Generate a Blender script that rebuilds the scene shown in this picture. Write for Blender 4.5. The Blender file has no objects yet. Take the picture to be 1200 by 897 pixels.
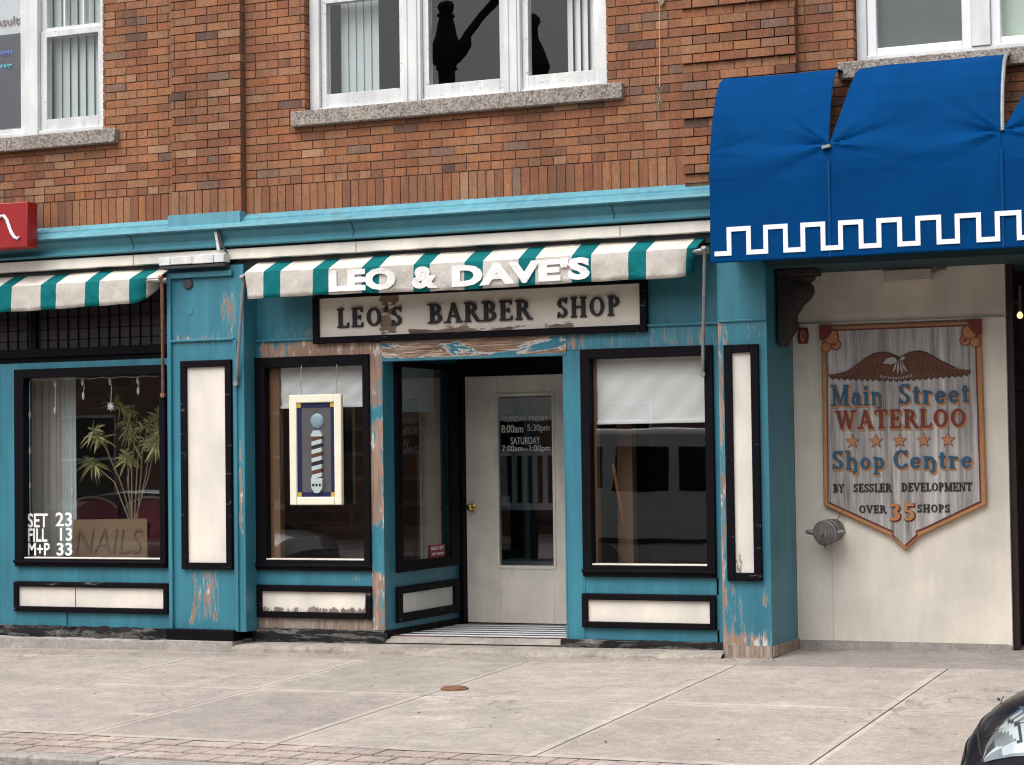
import bpy, math, random
from mathutils import Matrix, Vector
random.seed(7)
sc = bpy.context.scene
col = sc.collection
RAD = math.radians

# ------------------------------------------------------------------ camera, sky, sun, exposure
YAW, PITCH, ROLL = RAD(23.3), RAD(2.06), RAD(-0.77)
cy, sy, cp, sp = math.cos(YAW), math.sin(YAW), math.cos(PITCH), math.sin(PITCH)
fwd = Vector((-sy*cp, cy*cp, sp)); rgt = Vector((cy, sy, 0)); up = rgt.cross(fwd)
r2 = math.cos(ROLL)*rgt + math.sin(ROLL)*up
u2 = -math.sin(ROLL)*rgt + math.cos(ROLL)*up
cam = bpy.data.cameras.new('camera'); cam.sensor_width = 36; cam.lens = 72
cam.clip_start = .05; cam.clip_end = 2000
co = bpy.data.objects.new('camera', cam); col.objects.link(co)
m = Matrix.Identity(4)
for i in range(3):
    m[i][0], m[i][1], m[i][2] = r2[i], u2[i], -fwd[i]
m[0][3], m[1][3], m[2][3] = 0, -14.6, 1.5
co.matrix_world = m
sc.camera = co

SUN_EL, SUN_AZ = RAD(58), RAD(200)      # azimuth clockwise from +Y: from the street, a little to the left
w = bpy.data.worlds.new('World'); sc.world = w; w.use_nodes = True
nt = w.node_tree; nt.nodes.clear()
wo = nt.nodes.new('ShaderNodeOutputWorld'); bg = nt.nodes.new('ShaderNodeBackground')
sk = nt.nodes.new('ShaderNodeTexSky'); sk.sky_type = 'NISHITA'; sk.sun_disc = False
sk.sun_elevation = SUN_EL; sk.sun_rotation = SUN_AZ; sk.dust_density = 5; sk.air_density = 1.0
hs = nt.nodes.new('ShaderNodeHueSaturation'); hs.inputs['Saturation'].default_value = .18
nt.links.new(sk.outputs[0], hs.inputs['Color']); nt.links.new(hs.outputs[0], bg.inputs[0])
bg.inputs[1].default_value = .15
nt.links.new(bg.outputs[0], wo.inputs[0])
sl = bpy.data.lights.new('sun', 'SUN'); sl.energy = .85; sl.angle = RAD(60); sl.color = (1, .97, .94)
so = bpy.data.objects.new('sun', sl); col.objects.link(so); so.location = (-5, -12, 14)
sd = Vector((math.sin(SUN_AZ)*math.cos(SUN_EL), math.cos(SUN_AZ)*math.cos(SUN_EL), math.sin(SUN_EL)))
so.rotation_euler = (-sd).to_track_quat('-Z', 'Y').to_euler()
sc.view_settings.view_transform = 'Standard'; sc.view_settings.look = 'None'
sc.view_settings.exposure = .62; sc.view_settings.gamma = 1
sc.render.engine = 'CYCLES'
sc.cycles.max_bounces = 8; sc.cycles.transparent_max_bounces = 12; sc.cycles.use_denoising = True; sc.cycles.denoising_input_passes = 'RGB_ALBEDO_NORMAL'; sc.cycles.denoising_prefilter = 'ACCURATE'
sc.cycles.pixel_filter_type = 'BLACKMAN_HARRIS'; sc.cycles.filter_width = 1.15
sc.cycles.caustics_reflective = False; sc.cycles.caustics_refractive = False

# ------------------------------------------------------------------ materials
class NT:
    def __init__(s, name):
        s.m = bpy.data.materials.new(name); s.m.use_nodes = True
        s.t = s.m.node_tree; s.t.nodes.clear()
        s.out = s.n('ShaderNodeOutputMaterial'); s.tc = s.n('ShaderNodeTexCoord')
    def n(s, k, **kw):
        x = s.t.nodes.new(k)
        for a, b in kw.items(): setattr(x, a, b)
        return x
    def l(s, a, b): s.t.links.new(a, b)
    def pos(s, scale=(1, 1, 1), loc=(0, 0, 0)):
        mp = s.n('ShaderNodeMapping'); mp.inputs['Scale'].default_value = scale; mp.inputs['Location'].default_value = loc
        s.l(s.tc.outputs['Object'], mp.inputs[0]); return mp.outputs[0]
    def noise(s, scale, stretch=(1, 1, 1), detail=5, rough=.6, loc=(0, 0, 0), dist=0):
        x = s.n('ShaderNodeTexNoise'); x.inputs['Scale'].default_value = scale; x.inputs['Detail'].default_value = detail
        x.inputs['Roughness'].default_value = rough; x.inputs['Distortion'].default_value = dist
        s.l(s.pos(stretch, loc), x.inputs['Vector']); return x.outputs[0]
    def ramp(s, fac, a, b, ca=(0, 0, 0), cb=(1, 1, 1), mid=None):
        r = s.n('ShaderNodeValToRGB'); e = r.color_ramp.elements
        e[0].position = a; e[0].color = (*ca, 1); e[1].position = b; e[1].color = (*cb, 1)
        if mid:
            for p, c in mid:
                q = e.new(p); q.color = (*c, 1)
        s.l(fac, r.inputs[0]); return r.outputs[0]
    def mix(s, fac, a, b, mode='MIX'):
        x = s.n('ShaderNodeMix', data_type='RGBA', blend_type=mode)
        for sock, v in ((x.inputs[0], fac), (x.inputs[6], a), (x.inputs[7], b)):
            if isinstance(v, (int, float)): sock.default_value = v
            elif isinstance(v, tuple): sock.default_value = (*v, 1) if len(v) == 3 else v
            else: s.l(v, sock)
        return x.outputs[2]
    def math(s, op, a, b=0., clamp=False):
        x = s.n('ShaderNodeMath', operation=op); x.use_clamp = clamp
        for i, v in ((0, a), (1, b)):
            if isinstance(v, (int, float)): x.inputs[i].default_value = v
            else: s.l(v, x.inputs[i])
        return x.outputs[0]
    def attr(s, name):
        x = s.n('ShaderNodeAttribute'); x.attribute_name = name; return x
    def bsdf(s, colr, rough=.6, bump=None, bstr=.3, bdist=.003, metal=0, spec=None, coat=0):
        b = s.n('ShaderNodeBsdfPrincipled')
        for k, v in (('Base Color', colr), ('Roughness', rough), ('Metallic', metal)):
            if isinstance(v, tuple): b.inputs[k].default_value = (*v, 1)
            elif isinstance(v, (int, float)): b.inputs[k].default_value = v
            else: s.l(v, b.inputs[k])
        if spec is not None: b.inputs['Specular IOR Level'].default_value = spec
        if coat: b.inputs['Coat Weight'].default_value = coat; b.inputs['Coat Roughness'].default_value = .03
        if bump is not None:
            bp = s.n('ShaderNodeBump'); bp.inputs['Strength'].default_value = bstr; bp.inputs['Distance'].default_value = bdist
            s.l(bump, bp.inputs['Height']); s.l(bp.outputs[0], b.inputs['Normal'])
        s.l(b.outputs[0], s.out.inputs[0]); return b
    def schlick(s, k):
        g = s.n('ShaderNodeNewGeometry'); d = s.n('ShaderNodeVectorMath', operation='DOT_PRODUCT')
        s.l(g.outputs['Incoming'], d.inputs[0]); s.l(g.outputs['True Normal'], d.inputs[1])
        c = s.math('SUBTRACT', 1., s.math('ABSOLUTE', d.outputs['Value']))
        f = s.math('ADD', s.math('MULTIPLY', s.math('POWER', c, 5.), .96), .042)
        return s.math('MULTIPLY', f, k, True)
    def done(s): return s.m

def simple(name, c, rough=.6, var=.12, scale=8, stretch=(1, 1, 1), metal=0, bstr=.25, spec=None, coat=0, fine=60):
    q = NT(name)
    n = q.noise(scale, stretch, 6); f = q.noise(fine, stretch, 3)
    k = q.ramp(n, .3, .7, tuple(1-var for _ in c), tuple(1+var*.6 for _ in c))
    cc = q.mix(1., tuple(c), k, 'MULTIPLY')
    q.bsdf(cc, rough, q.math('ADD', n, q.math('MULTIPLY', f, .5)), bstr, .002, metal, spec, coat)
    return q.done()

def paint(name, c, thr=.74, under=None, streak=.22, rough=.45, stretch=(1, 1, .35), scale=9., grime=.0, kattr=.62, spec=None):
    """old brushed paint; flakes off where noise + 'wear' passes a threshold, wood and primer below"""
    q = NT(name)
    big = q.noise(2.2, (1, 1, .6), 4); st = q.noise(14, (1, 1, .08), 5)
    n = q.noise(scale, stretch, 8, .72, dist=.4); wear = q.attr('wear').outputs['Fac']
    fac = q.ramp(q.math('ADD', n, q.math('MULTIPLY', wear, kattr)), thr, thr+.025)
    edge = q.ramp(q.math('ADD', n, q.math('MULTIPLY', wear, kattr)), thr-.05, thr)
    base = q.mix(1., tuple(c), q.ramp(st, .25, .75, (1-streak,)*3, (1+streak*.7,)*3), 'MULTIPLY')
    base = q.mix(1., base, q.ramp(big, .3, .72, (.76, .77, .79), (1.12, 1.10, 1.07)), 'MULTIPLY')
    base = q.mix(q.math('MULTIPLY', edge, .25), base, (.5, .52, .5))
    if grime:
        g = q.noise(3.2, (1, 1, 1), 7, .7, (4, 2, 1)); base = q.mix(q.math('MULTIPLY', q.ramp(g, .5, .8), grime), base, (.16, .13, .1))
    un = under or ((.36, .26, .19), (.16, .105, .075), (.60, .57, .53))
    wd = q.noise(30, (1, 1, .07), 6); pr = q.noise(16, (1, 1, .3), 6, .65, (9, 3, 2))
    wood = q.ramp(wd, .3, .7, un[1], un[0]); wood = q.mix(q.ramp(pr, .56, .62), wood, un[2])
    cc = q.mix(fac, base, wood)
    h = q.math('ADD', q.math('MULTIPLY', fac, -1.), q.math('MULTIPLY', st, .35))
    q.bsdf(cc, q.mix(fac, (rough,)*3, (.85,)*3), h, .5, .003, spec=spec)
    return q.done()

def mk_cloth(name, c):
    q = NT(name)
    a = q.noise(7, (1, .5, .55), 5, .55, (0, 0, 0), 1.6); b = q.noise(3.1, (1, 1, 2.), 6, .7, (4, 1, 2)); d = q.noise(16, (1.4, 1, .5), 4, .6, (1, 5, 2), 2.2)
    cc = q.mix(1., tuple(c), q.ramp(b, .35, .75, (1.05, 1.05, 1.05), (.74, .72, .70)), 'MULTIPLY')
    q.bsdf(cc, .9, q.math('ADD', a, q.math('MULTIPLY', d, .6)), .75, .018, spec=.1); return q.done()
TEAL = (.038, .205, .280); CREAM = (.77, .725, .655)
M = {}
M['teal'] = paint('teal_paint', TEAL, .76, ((.42, .27, .20), (.20, .12, .085), (.58, .52, .48)), scale=27, stretch=(1, 1, .15))
M['teal_worn'] = paint('teal_paint_worn', TEAL, .63, ((.42, .28, .21), (.20, .12, .085), (.62, .57, .53)), scale=30, stretch=(1, 1, .22))
M['teal_cornice'] = paint('teal_cornice', (.060, .25, .32), .80, streak=.1, stretch=(.35, 1, 1), grime=.25)
M['flashing'] = paint('flashing_paint', (.12, .36, .45), .71, ((.42, .32, .25), (.3, .18, .12), (.7, .68, .62)), stretch=(.25, 1, 1), grime=.35)
M['black'] = paint('black_trim', (.0045, .0035, .006), .80, ((.2, .17, .15), (.1, .08, .07), (.55, .5, .45)), rough=.6, stretch=(.3, 1, 1), scale=14, spec=.1)
M['black_worn'] = paint('black_trim_worn', (.0045, .0035, .006), .66, ((.2, .17, .15), (.1, .08, .07), (.5, .46, .42)), rough=.6, stretch=(.2, 1, 1), scale=12, spec=.1)
M['base_wood'] = paint('dark_base_wood', (.018, .016, .017), .56, ((.13, .105, .09), (.045, .038, .035), (.2, .18, .16)), rough=.8, stretch=(.12, 1, 1), scale=16, spec=.15)
M['cream'] = paint('cream_panel', CREAM, .80, ((.32, .25, .19), (.17, .12, .1), (.55, .5, .45)), streak=.04)
M['cream_worn'] = paint('cream_panel_worn', CREAM, .70, ((.30, .22, .18), (.14, .09, .075), (.3, .24, .2)), streak=.05)
M['cream_wall'] = paint('cream_wall_paint', (.75, .70, .615), .84, streak=.05, grime=.12)
M['band'] = paint('cream_band', (.84, .79, .71), .80, streak=.05, stretch=(.2, 1, 1), grime=.2)
M['white_paint'] = paint('white_window_paint', (.74, .76, .77), .775, ((.42, .39, .36), (.26, .23, .21), (.58, .56, .54)), streak=.12, scale=26, stretch=(1, 1, .3))
M['white_flaked'] = paint('white_window_paint_flaked', (.74, .75, .75), .61, ((.42, .39, .36), (.28, .25, .23), (.58, .56, .53)), streak=.2, scale=60, stretch=(.4, 1, .9))
M['vinyl'] = simple('white_vinyl', (.8, .8, .82), .35, .04)
M['door'] = paint('door_paint', (.87, .795, .70), .9, streak=.04, rough=.4, grime=.3)
M['roller'] = simple('blind_cloth', (.86, .86, .85), .8, .04, 3)
M['blind_old'] = simple('blind_cloth_grey', (.5, .53, .56), .8, .05, 3)
M['slats'] = simple('vertical_blind', (.56, .62, .62), .7, .06, 3)
M['fabric_cream'] = mk_cloth('awning_cream', (.74, .70, .63))
M['fabric_valance_shaded'] = mk_cloth('awning_cream_shaded', (.58, .545, .50))  # valance cream: shade of its upright face put into the colour, plus some soiling
M['fabric_green'] = mk_cloth('awning_green', (.006, .155, .165))
M['fabric_back'] = simple('awning_back', (.4, .33, .25), .9, .15, 5)
M['letter_white'] = simple('white_letters', (.86, .86, .86), .6, .03)
M['letter_sewn'] = mk_cloth('sewn_white', (.88, .88, .88))
M['letter_black'] = simple('black_letters', (.012, .011, .012), .5, .1)
M['awning_blue'] = simple('blue_canvas', (.0006, .047, .168), .8, .16, 2.6, bstr=.35, fine=16, spec=.04)
M['awning_dark'] = simple('blue_canvas_back', (.006, .03, .08), .9, .1, 3)
M['awning_seam'] = simple('blue_canvas_seam', (.004, .06, .19), .8, .1, spec=.05)
M['key_white'] = simple('white_key_trim', (.84, .84, .86), .6, .03)
M['steel'] = simple('galvanised_tube', (.33, .33, .33), .45, .2, 12, metal=.6)
M['rusty'] = simple('rusty_tube', (.26, .13, .08), .7, .35, 14, metal=.2)
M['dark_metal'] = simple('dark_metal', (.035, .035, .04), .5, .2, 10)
M['cast_iron'] = simple('pipe_metal', (.20, .185, .18), .55, .3, 30, metal=.35)
M['brass'] = simple('brass', (.72, .5, .2), .22, .1, 20, metal=1)
M['red_sign'] = simple('red_sign', (.31, .008, .010), .4, .06)
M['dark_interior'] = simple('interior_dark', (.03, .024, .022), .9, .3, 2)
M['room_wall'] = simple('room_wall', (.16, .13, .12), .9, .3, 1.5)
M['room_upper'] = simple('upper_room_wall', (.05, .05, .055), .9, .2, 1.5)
M['prism'] = simple('prism_glass_dark', (.035, .028, .036), .3, .25, 9)
M['maroon'] = simple('maroon_door', (.022, .010, .012), .4, .25, 6)
M['corbel'] = simple('corbel_wood', (.016, .011, .010), .7, .3, 14)
M['curtain_beige'] = simple('beige_curtain', (.60, .56, .50), .9, .08, 3)
M['red_vinyl'] = simple('red_upholstery', (.17, .018, .028), .5, .12, 5)
M['tan_trim'] = simple('chair_trim', (.38, .28, .2), .6, .1)
M['wood'] = simple('oiled_wood', (.22, .115, .06), .55, .25, 10, (1, 1, .1))
M['broom'] = simple('broom_stick', (.45, .2, .07), .5, .15, 10)
M['cardboard'] = simple('cardboard', (.205, .132, .08), .9, .1, 12)
M['marker'] = simple('faint_marker', (.15, .095, .06), .9, .1)
M['leaf'] = simple('leaf', (.30, .32, .12), .55, .4, 9)
M['leaf_dry'] = simple('leaf_yellow', (.50, .47, .22), .6, .3, 9)
M['stem'] = simple('stem', (.33, .24, .16), .7, .2, 20)
M['terracotta'] = simple('dark_pot', (.05, .045, .06), .5, .2)
M['string'] = simple('string', (.5, .42, .3), .8, .1)
M['dry_weed'] = simple('dry_weed', (.25, .2, .12), .8, .2)
M['rust'] = simple('rust_lid', (.22, .10, .055), .8, .3, 30)
M['tyre'] = simple('rubber', (.014, .014, .015), .8, .2)
M['rim'] = simple('alloy', (.45, .45, .47), .3, .1, metal=.9)
M['car_black'] = simple('car_paint_black', (.004, .0035, .008), .3, .05, 3, bstr=.0, coat=.22, spec=.2)
M['car_silver'] = simple('car_paint_grey', (.12, .12, .13), .28, .05, 3, bstr=.0, coat=1)
M['van_white'] = simple('van_paint', (.84, .84, .84), .3, .04, 3, bstr=.0, coat=.6)
M['car_glass'] = simple('car_glass', (.008, .009, .010), .06, .1, 2, bstr=0)
M['chrome'] = simple('lamp_reflector', (.80, .84, .86), .3, .2, 16, metal=.5, bstr=.3)
M['lamp_grey'] = simple('lamp_inner', (.35, .38, .4), .25, .2, 18, metal=.6)
M['plastic_dark'] = simple('dark_plastic', (.02, .02, .022), .5, .1)
M['tan_frame'] = simple('sign_frame_tan', (.40, .20, .085), .6, .14, 9)
M['sign_red'] = simple('sign_red', (.16, .022, .018), .6, .15, 9)
M['sign_orange'] = simple('sign_orange', (.43, .185, .07), .6, .12, 9)
M['sign_blue'] = simple('sign_blue', (.012, .088, .165), .6, .2, 9)
M['eagle'] = simple('eagle_brown', (.115, .042, .022), .7, .25, 24)
M['feather'] = simple('feather_white', (.36, .34, .325), .7, .1)
M['sticker'] = simple('red_sticker', (.36, .03, .04), .5, .08)
M['frame_cream'] = simple('cream_frame', (.80, .76, .62), .5, .05)
M['navy'] = simple('navy_border', (.009, .012, .07), .4, .1)
M['grey_panel'] = simple('grey_glass_panel', (.095, .092, .098), .3, .12, 4)
M['gold'] = simple('gold_square', (.5, .34, .05), .5, .1)
M['pale_blue'] = simple('pale_blue_globe', (.21, .31, .37), .4, .35, 30)
M['pole_white'] = simple('pole_white', (.44, .52, .52), .4, .06)
M['pole_red'] = simple('pole_red', (.095, .036, .024), .4, .1)
M['pole_dark'] = simple('pole_dark', (.018, .016, .03), .4, .1)
M['poster'] = simple('poster_white', (.66, .68, .7), .5, .04)
M['poster_dark'] = simple('poster_navy', (.06, .06, .08), .5, .1)
M['poster_blue'] = simple('poster_blue', (.10, .20, .75), .5, .05)
M['poster_cyan'] = simple('poster_cyan', (.1, .6, .75), .5, .05)
M['poster_text'] = simple('poster_text', (.25, .16, .15), .5, .05)
M['beige_box'] = simple('beige_box', (.52, .46, .40), .6, .08)
M['screen'] = simple('insect_screen', (.085, .105, .095), .8, .05, 2)
M['green_blind'] = simple('pale_green_blind', (.5, .6, .5), .8, .05, 2)
M['clear_plastic'] = simple('star_light', (.7, .72, .74), .3, .1)
M['silhouette'] = simple('lamp_post_black', (.09, .08, .085), .9, .1, spec=.1)
M['shaded_teal'] = simple('teal_with_shade', (.012, .045, .055), .8, .2)  # teal darkened: the shade under the blue awning is put into the colour
M['flake_black'] = M['letter_black']

def mk_glass(name, k):
    q = NT(name)
    t = q.n('ShaderNodeBsdfTransparent'); t.inputs[0].default_value = (.90, .92, .92, 1)
    g = q.n('ShaderNodeBsdfGlossy'); g.inputs['Roughness'].default_value = .0
    wv = q.noise(1.3, (1, 1, 1), 2)
    bp = q.n('ShaderNodeBump'); bp.inputs['Strength'].default_value = .03; bp.inputs['Distance'].default_value = .02
    q.l(wv, bp.inputs['Height']); q.l(bp.outputs[0], g.inputs['Normal'])
    x = q.n('ShaderNodeMixShader'); q.l(q.schlick(k), x.inputs[0])
    q.l(t.outputs[0], x.inputs[1]); q.l(g.outputs[0], x.inputs[2]); q.l(x.outputs[0], q.out.inputs[0])
    return q.done()
M['glass'] = mk_glass('window_glass', 1.7); M['shop_glass'] = mk_glass('boosted_shop_glass', 3.3)  # shop glass mirrors more than plain glass, raised to brighten its reflections

def mk_brick():
    q = NT('brick')
    c = q.attr('Col').outputs['Color']
    n = q.noise(40, (1, 1, 1), 6, .7); b = q.noise(9, (1, 1, 1), 4); v = q.noise(90, (1, 1, .1), 3)
    k = q.ramp(n, .25, .75, (.72, .70, .70), (1.22, 1.2, 1.18))
    cc = q.mix(1., c, k, 'MULTIPLY')
    cc = q.mix(1., cc, q.ramp(v, .35, .7, (.82,)*3, (1.1,)*3), 'MULTIPLY')
    cc = q.mix(q.math('MULTIPLY', q.ramp(b, .55, .75), .3), cc, (.10, .07, .06))
    so_ = q.noise(1.6, (1.6, 1, .35), 6, .65, (7, 0, 3)); cc = q.mix(1., cc, q.ramp(so_, .38, .62, (.74, .72, .72), (1.06, 1.05, 1.04)), 'MULTIPLY')
    ch = q.noise(150, (1, 1, 1), 4, .8); cc = q.mix(.8, cc, q.ramp(ch, .36, .62, (.6,)*3, (1.22,)*3), 'MULTIPLY')
    q.bsdf(cc, .85, q.math('ADD', n, v), .5, .003); return q.done()
M['brick'] = mk_brick()
def mk_far_brick():
    q = NT('opposite_brick'); b = q.n('ShaderNodeTexBrick'); b.inputs['Scale'].default_value = 1.; b.inputs['Brick Width'].default_value = .5; b.inputs['Row Height'].default_value = .22; b.inputs['Mortar Size'].default_value = .02
    b.inputs['Color1'].default_value = (.26, .12, .07, 1); b.inputs['Color2'].default_value = (.10, .06, .045, 1); b.inputs['Mortar'].default_value = (.2, .17, .15, 1)
    mp = q.n('ShaderNodeMapping'); mp.inputs['Rotation'].default_value = (RAD(90), 0, 0); q.l(q.tc.outputs['Object'], mp.inputs[0]); q.l(mp.outputs[0], b.inputs['Vector'])
    q.bsdf(b.outputs['Color'], .9); return q.done()
M['opposite_brick'] = mk_far_brick()
M['mortar'] = simple('mortar', (.15, .082, .056), .95, .25, 10)

def mk_stone():
    q = NT('sill_granite')
    v = q.n('ShaderNodeTexVoronoi'); v.inputs['Scale'].default_value = 75; q.l(q.pos(), v.inputs['Vector'])
    k = q.n('ShaderNodeSeparateColor'); q.l(v.outputs['Color'], k.inputs[0])
    c = q.ramp(k.outputs[0], .0, 1., (.12, .11, .10), (.42, .385, .345), [(.25, (.22, .18, .155)), (.55, (.31, .27, .235))])
    n = q.noise(3, (1, 1, 1), 5); c = q.mix(1., c, q.ramp(n, .3, .7, (.8,)*3, (1.1,)*3), 'MULTIPLY')
    q.bsdf(c, .85, v.outputs['Distance'], .5, .004); return q.done()
M['stone'] = mk_stone()

def mk_concrete(name, base, dark, useattr=True, sc_=1.):
    q = NT(name)
    n1 = q.noise(.9*sc_, (1, 1.1, 1), 8, .7, dist=.8); n2 = q.noise(5*sc_, (1, 1., 1), 9, .78); n3 = q.noise(120, (1, 1, 1), 3, .7)
    n4 = q.noise(2.0, (.8, .9, 1), 10, .8, (3, 1, 0), .5)
    c = q.ramp(n1, .3, .7, dark, base)
    c = q.mix(.9, c, q.ramp(n2, .3, .72, (.74, .73, .72), (1.2, 1.19, 1.18)), 'MULTIPLY')
    c = q.mix(q.math('MULTIPLY', q.ramp(n4, .54, .66), .38), c, tuple(min(.75, x*1.55) for x in base))
    c = q.mix(.8, c, q.ramp(n3, .32, .68, (.62,)*3, (1.3,)*3), 'MULTIPLY')
    n5 = q.noise(26*sc_, (1, 1, 1), 6, .8, (2, 7, 1)); c = q.mix(.7, c, q.ramp(n5, .35, .62, (.74, .73, .72), (1.14,)*3), 'MULTIPLY')
    n6 = q.noise(.55*sc_, (1, 1.3, 1), 6, .7, (5, 2, 0), 1.2); c = q.mix(q.math('MULTIPLY', q.ramp(n6, .54, .70), .24), c, (.19, .165, .15))
    cr = q.n('ShaderNodeTexVoronoi', feature='DISTANCE_TO_EDGE'); cr.inputs['Scale'].default_value = .42
    wv = q.n('ShaderNodeVectorMath', operation='ADD'); q.l(q.pos((1, 1, 1), (3.3, 1.7, 0)), wv.inputs[0])
    nz = q.n('ShaderNodeTexNoise'); nz.inputs['Scale'].default_value = 2.2; nz.inputs['Detail'].default_value = 6; q.l(q.pos(), nz.inputs['Vector']); q.l(nz.outputs['Color'], wv.inputs[1]); q.l(wv.outputs[0], cr.inputs['Vector'])
    gate = q.ramp(q.noise(.5, (1, 1, 1), 2, .5, (8, 1, 0)), .52, .56)
    c = q.mix(q.math('MULTIPLY', q.math('MULTIPLY', q.ramp(cr.outputs['Distance'], .002, .005, (1,)*3, (0,)*3), gate), .55), c, (.10, .085, .075))
    v = q.n('ShaderNodeTexVoronoi'); v.inputs['Scale'].default_value = 3.1; q.l(q.pos(), v.inputs['Vector'])
    c = q.mix(q.math('MULTIPLY', q.ramp(v.outputs['Distance'], .03, .05, (1,)*3, (0,)*3), .45), c, (.09, .08, .07))
    if useattr: c = q.mix(1., c, q.attr('Col').outputs['Color'], 'MULTIPLY')
    q.bsdf(c, .88, q.math('ADD', n2, q.math('MULTIPLY', n3, .6)), .4, .004); return q.done()
M['concrete'] = mk_concrete('sidewalk_concrete', (.445, .398, .36), (.335, .30, .272))
M['paver'] = mk_concrete('paver_concrete', (.46, .395, .36), (.38, .32, .295))
M['kerbstone'] = mk_concrete('kerb_concrete', (.42, .385, .36), (.28, .255, .24), False, 2)
M['lip'] = mk_concrete('crumbly_concrete', (.43, .385, .34), (.22, .195, .17), False, 4)
M['asphalt'] = mk_concrete('asphalt', (.06, .057, .055), (.042, .04, .04), False, 2)
M['ground'] = simple('ground_soil', (.12, .11, .09), .95, .3, .4)

def mk_lintel():
    q = NT('peeled_lintel_wood')
    wv = q.noise(5.5, (.20, 1, 2.6), 7, .62, dist=2.2); fine = q.noise(46, (.07, 1, 1.5), 5, .65, dist=1.)
    c = q.ramp(wv, .30, .72, (.045, .03, .024), (.62, .57, .52), [(.40, (.20, .10, .06)), (.47, (.46, .36, .29)), (.52, (.10, .06, .045)), (.58, (.40, .24, .15)), (.64, (.14, .085, .06))])
    c = q.mix(.85, c, q.ramp(fine, .36, .64, (.45,)*3, (1.4,)*3), 'MULTIPLY')
    p = q.noise(2.6, (.75, 1, 2.4), 6, .6, (2.1, 0, .4), .5)
    wear = q.attr('wear').outputs['Fac']
    pm = q.ramp(q.math('ADD', p, q.math('MULTIPLY', wear, -.5)), .47, .49)
    hl = q.ramp(q.math('ADD', p, q.math('MULTIPLY', wear, -.5)), .445, .47)
    c = q.mix(hl, c, (.62, .58, .53)); c = q.mix(pm, c, (.03, .17, .24))
    q.bsdf(c, .8, q.math('ADD', wv, pm), .6, .005); return q.done()
M['lintel'] = mk_lintel()

def mk_barewood():
    q = NT('bare_grey_wood')
    a = q.noise(38, (1, 1, .09), 6, .7); b = q.noise(6, (1, 1, .5), 5)
    c = q.ramp(a, .28, .72, (.10, .07, .055), (.46, .40, .35), [(.5, (.26, .19, .15))])
    c = q.mix(q.ramp(b, .55, .62), c, (.30, .24, .2))
    q.bsdf(c, .85, a, .7, .004); return q.done()
M['barewood'] = mk_barewood()

def mk_shield():
    q = NT('weathered_sign_boards')
    a = q.noise(22, (1, 1, .045), 6, .7); b = q.noise(5, (1, 1, .12), 4)
    c = q.ramp(a, .30, .70, (.11, .10, .095), (.58, .555, .54), [(.40, (.26, .242, .232)), (.54, (.42, .40, .388))])
    c = q.mix(.8, c, q.ramp(b, .3, .7, (.6,)*3, (1.25,)*3), 'MULTIPLY')
    q.bsdf(c, .85, a, .5, .003); return q.done()
M['shield'] = mk_shield()

def mk_signboard():
    q = NT('shop_sign_paint')
    n = q.noise(5, (.35, 1, 1.6), 8, .72, dist=.5); wear = q.attr('wear').outputs['Fac']
    f = q.ramp(q.math('ADD', n, q.math('MULTIPLY', wear, .55)), .72, .745)
    wd = q.noise(16, (.12, 1, 1.2), 6, .6, dist=1.)
    c = q.mix(f, (.84, .775, .68), q.ramp(wd, .3, .7, (.10, .05, .03), (.36, .25, .18)))
    g = q.noise(2, (1, 1, 1), 5); c = q.mix(1., c, q.ramp(g, .3, .7, (.88,)*3, (1.05,)*3), 'MULTIPLY')
    q.bsdf(c, .6, q.math('ADD', q.math('MULTIPLY', f, -1.), q.math('MULTIPLY', wd, .3)), .5, .004); return q.done()
M['signboard'] = mk_signboard()

def mk_bulb():
    q = NT('lit_bulb'); e = q.n('ShaderNodeEmission'); e.inputs[0].default_value = (1, .72, .38, 1); e.inputs[1].default_value = .9
    q.l(e.outputs[0], q.out.inputs[0]); return q.done()
M['bulb'] = mk_bulb()
def mk_lens():
    q = NT('headlamp_cover')
    t = q.n('ShaderNodeBsdfTransparent'); t.inputs[0].default_value = (.93, .97, .97, 1)
    g = q.n('ShaderNodeBsdfGlossy'); g.inputs['Roughness'].default_value = .03
    x = q.n('ShaderNodeMixShader'); q.l(q.schlick(1.4), x.inputs[0])
    q.l(t.outputs[0], x.inputs[1]); q.l(g.outputs[0], x.inputs[2]); q.l(x.outputs[0], q.out.inputs[0]); return q.done()
M['lens'] = mk_lens()

# ------------------------------------------------------------------ mesh helpers
def wloc(o):
    v = Vector((0, 0, 0))
    while o is not None: v = v+o.location; o = o.parent
    return v

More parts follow.
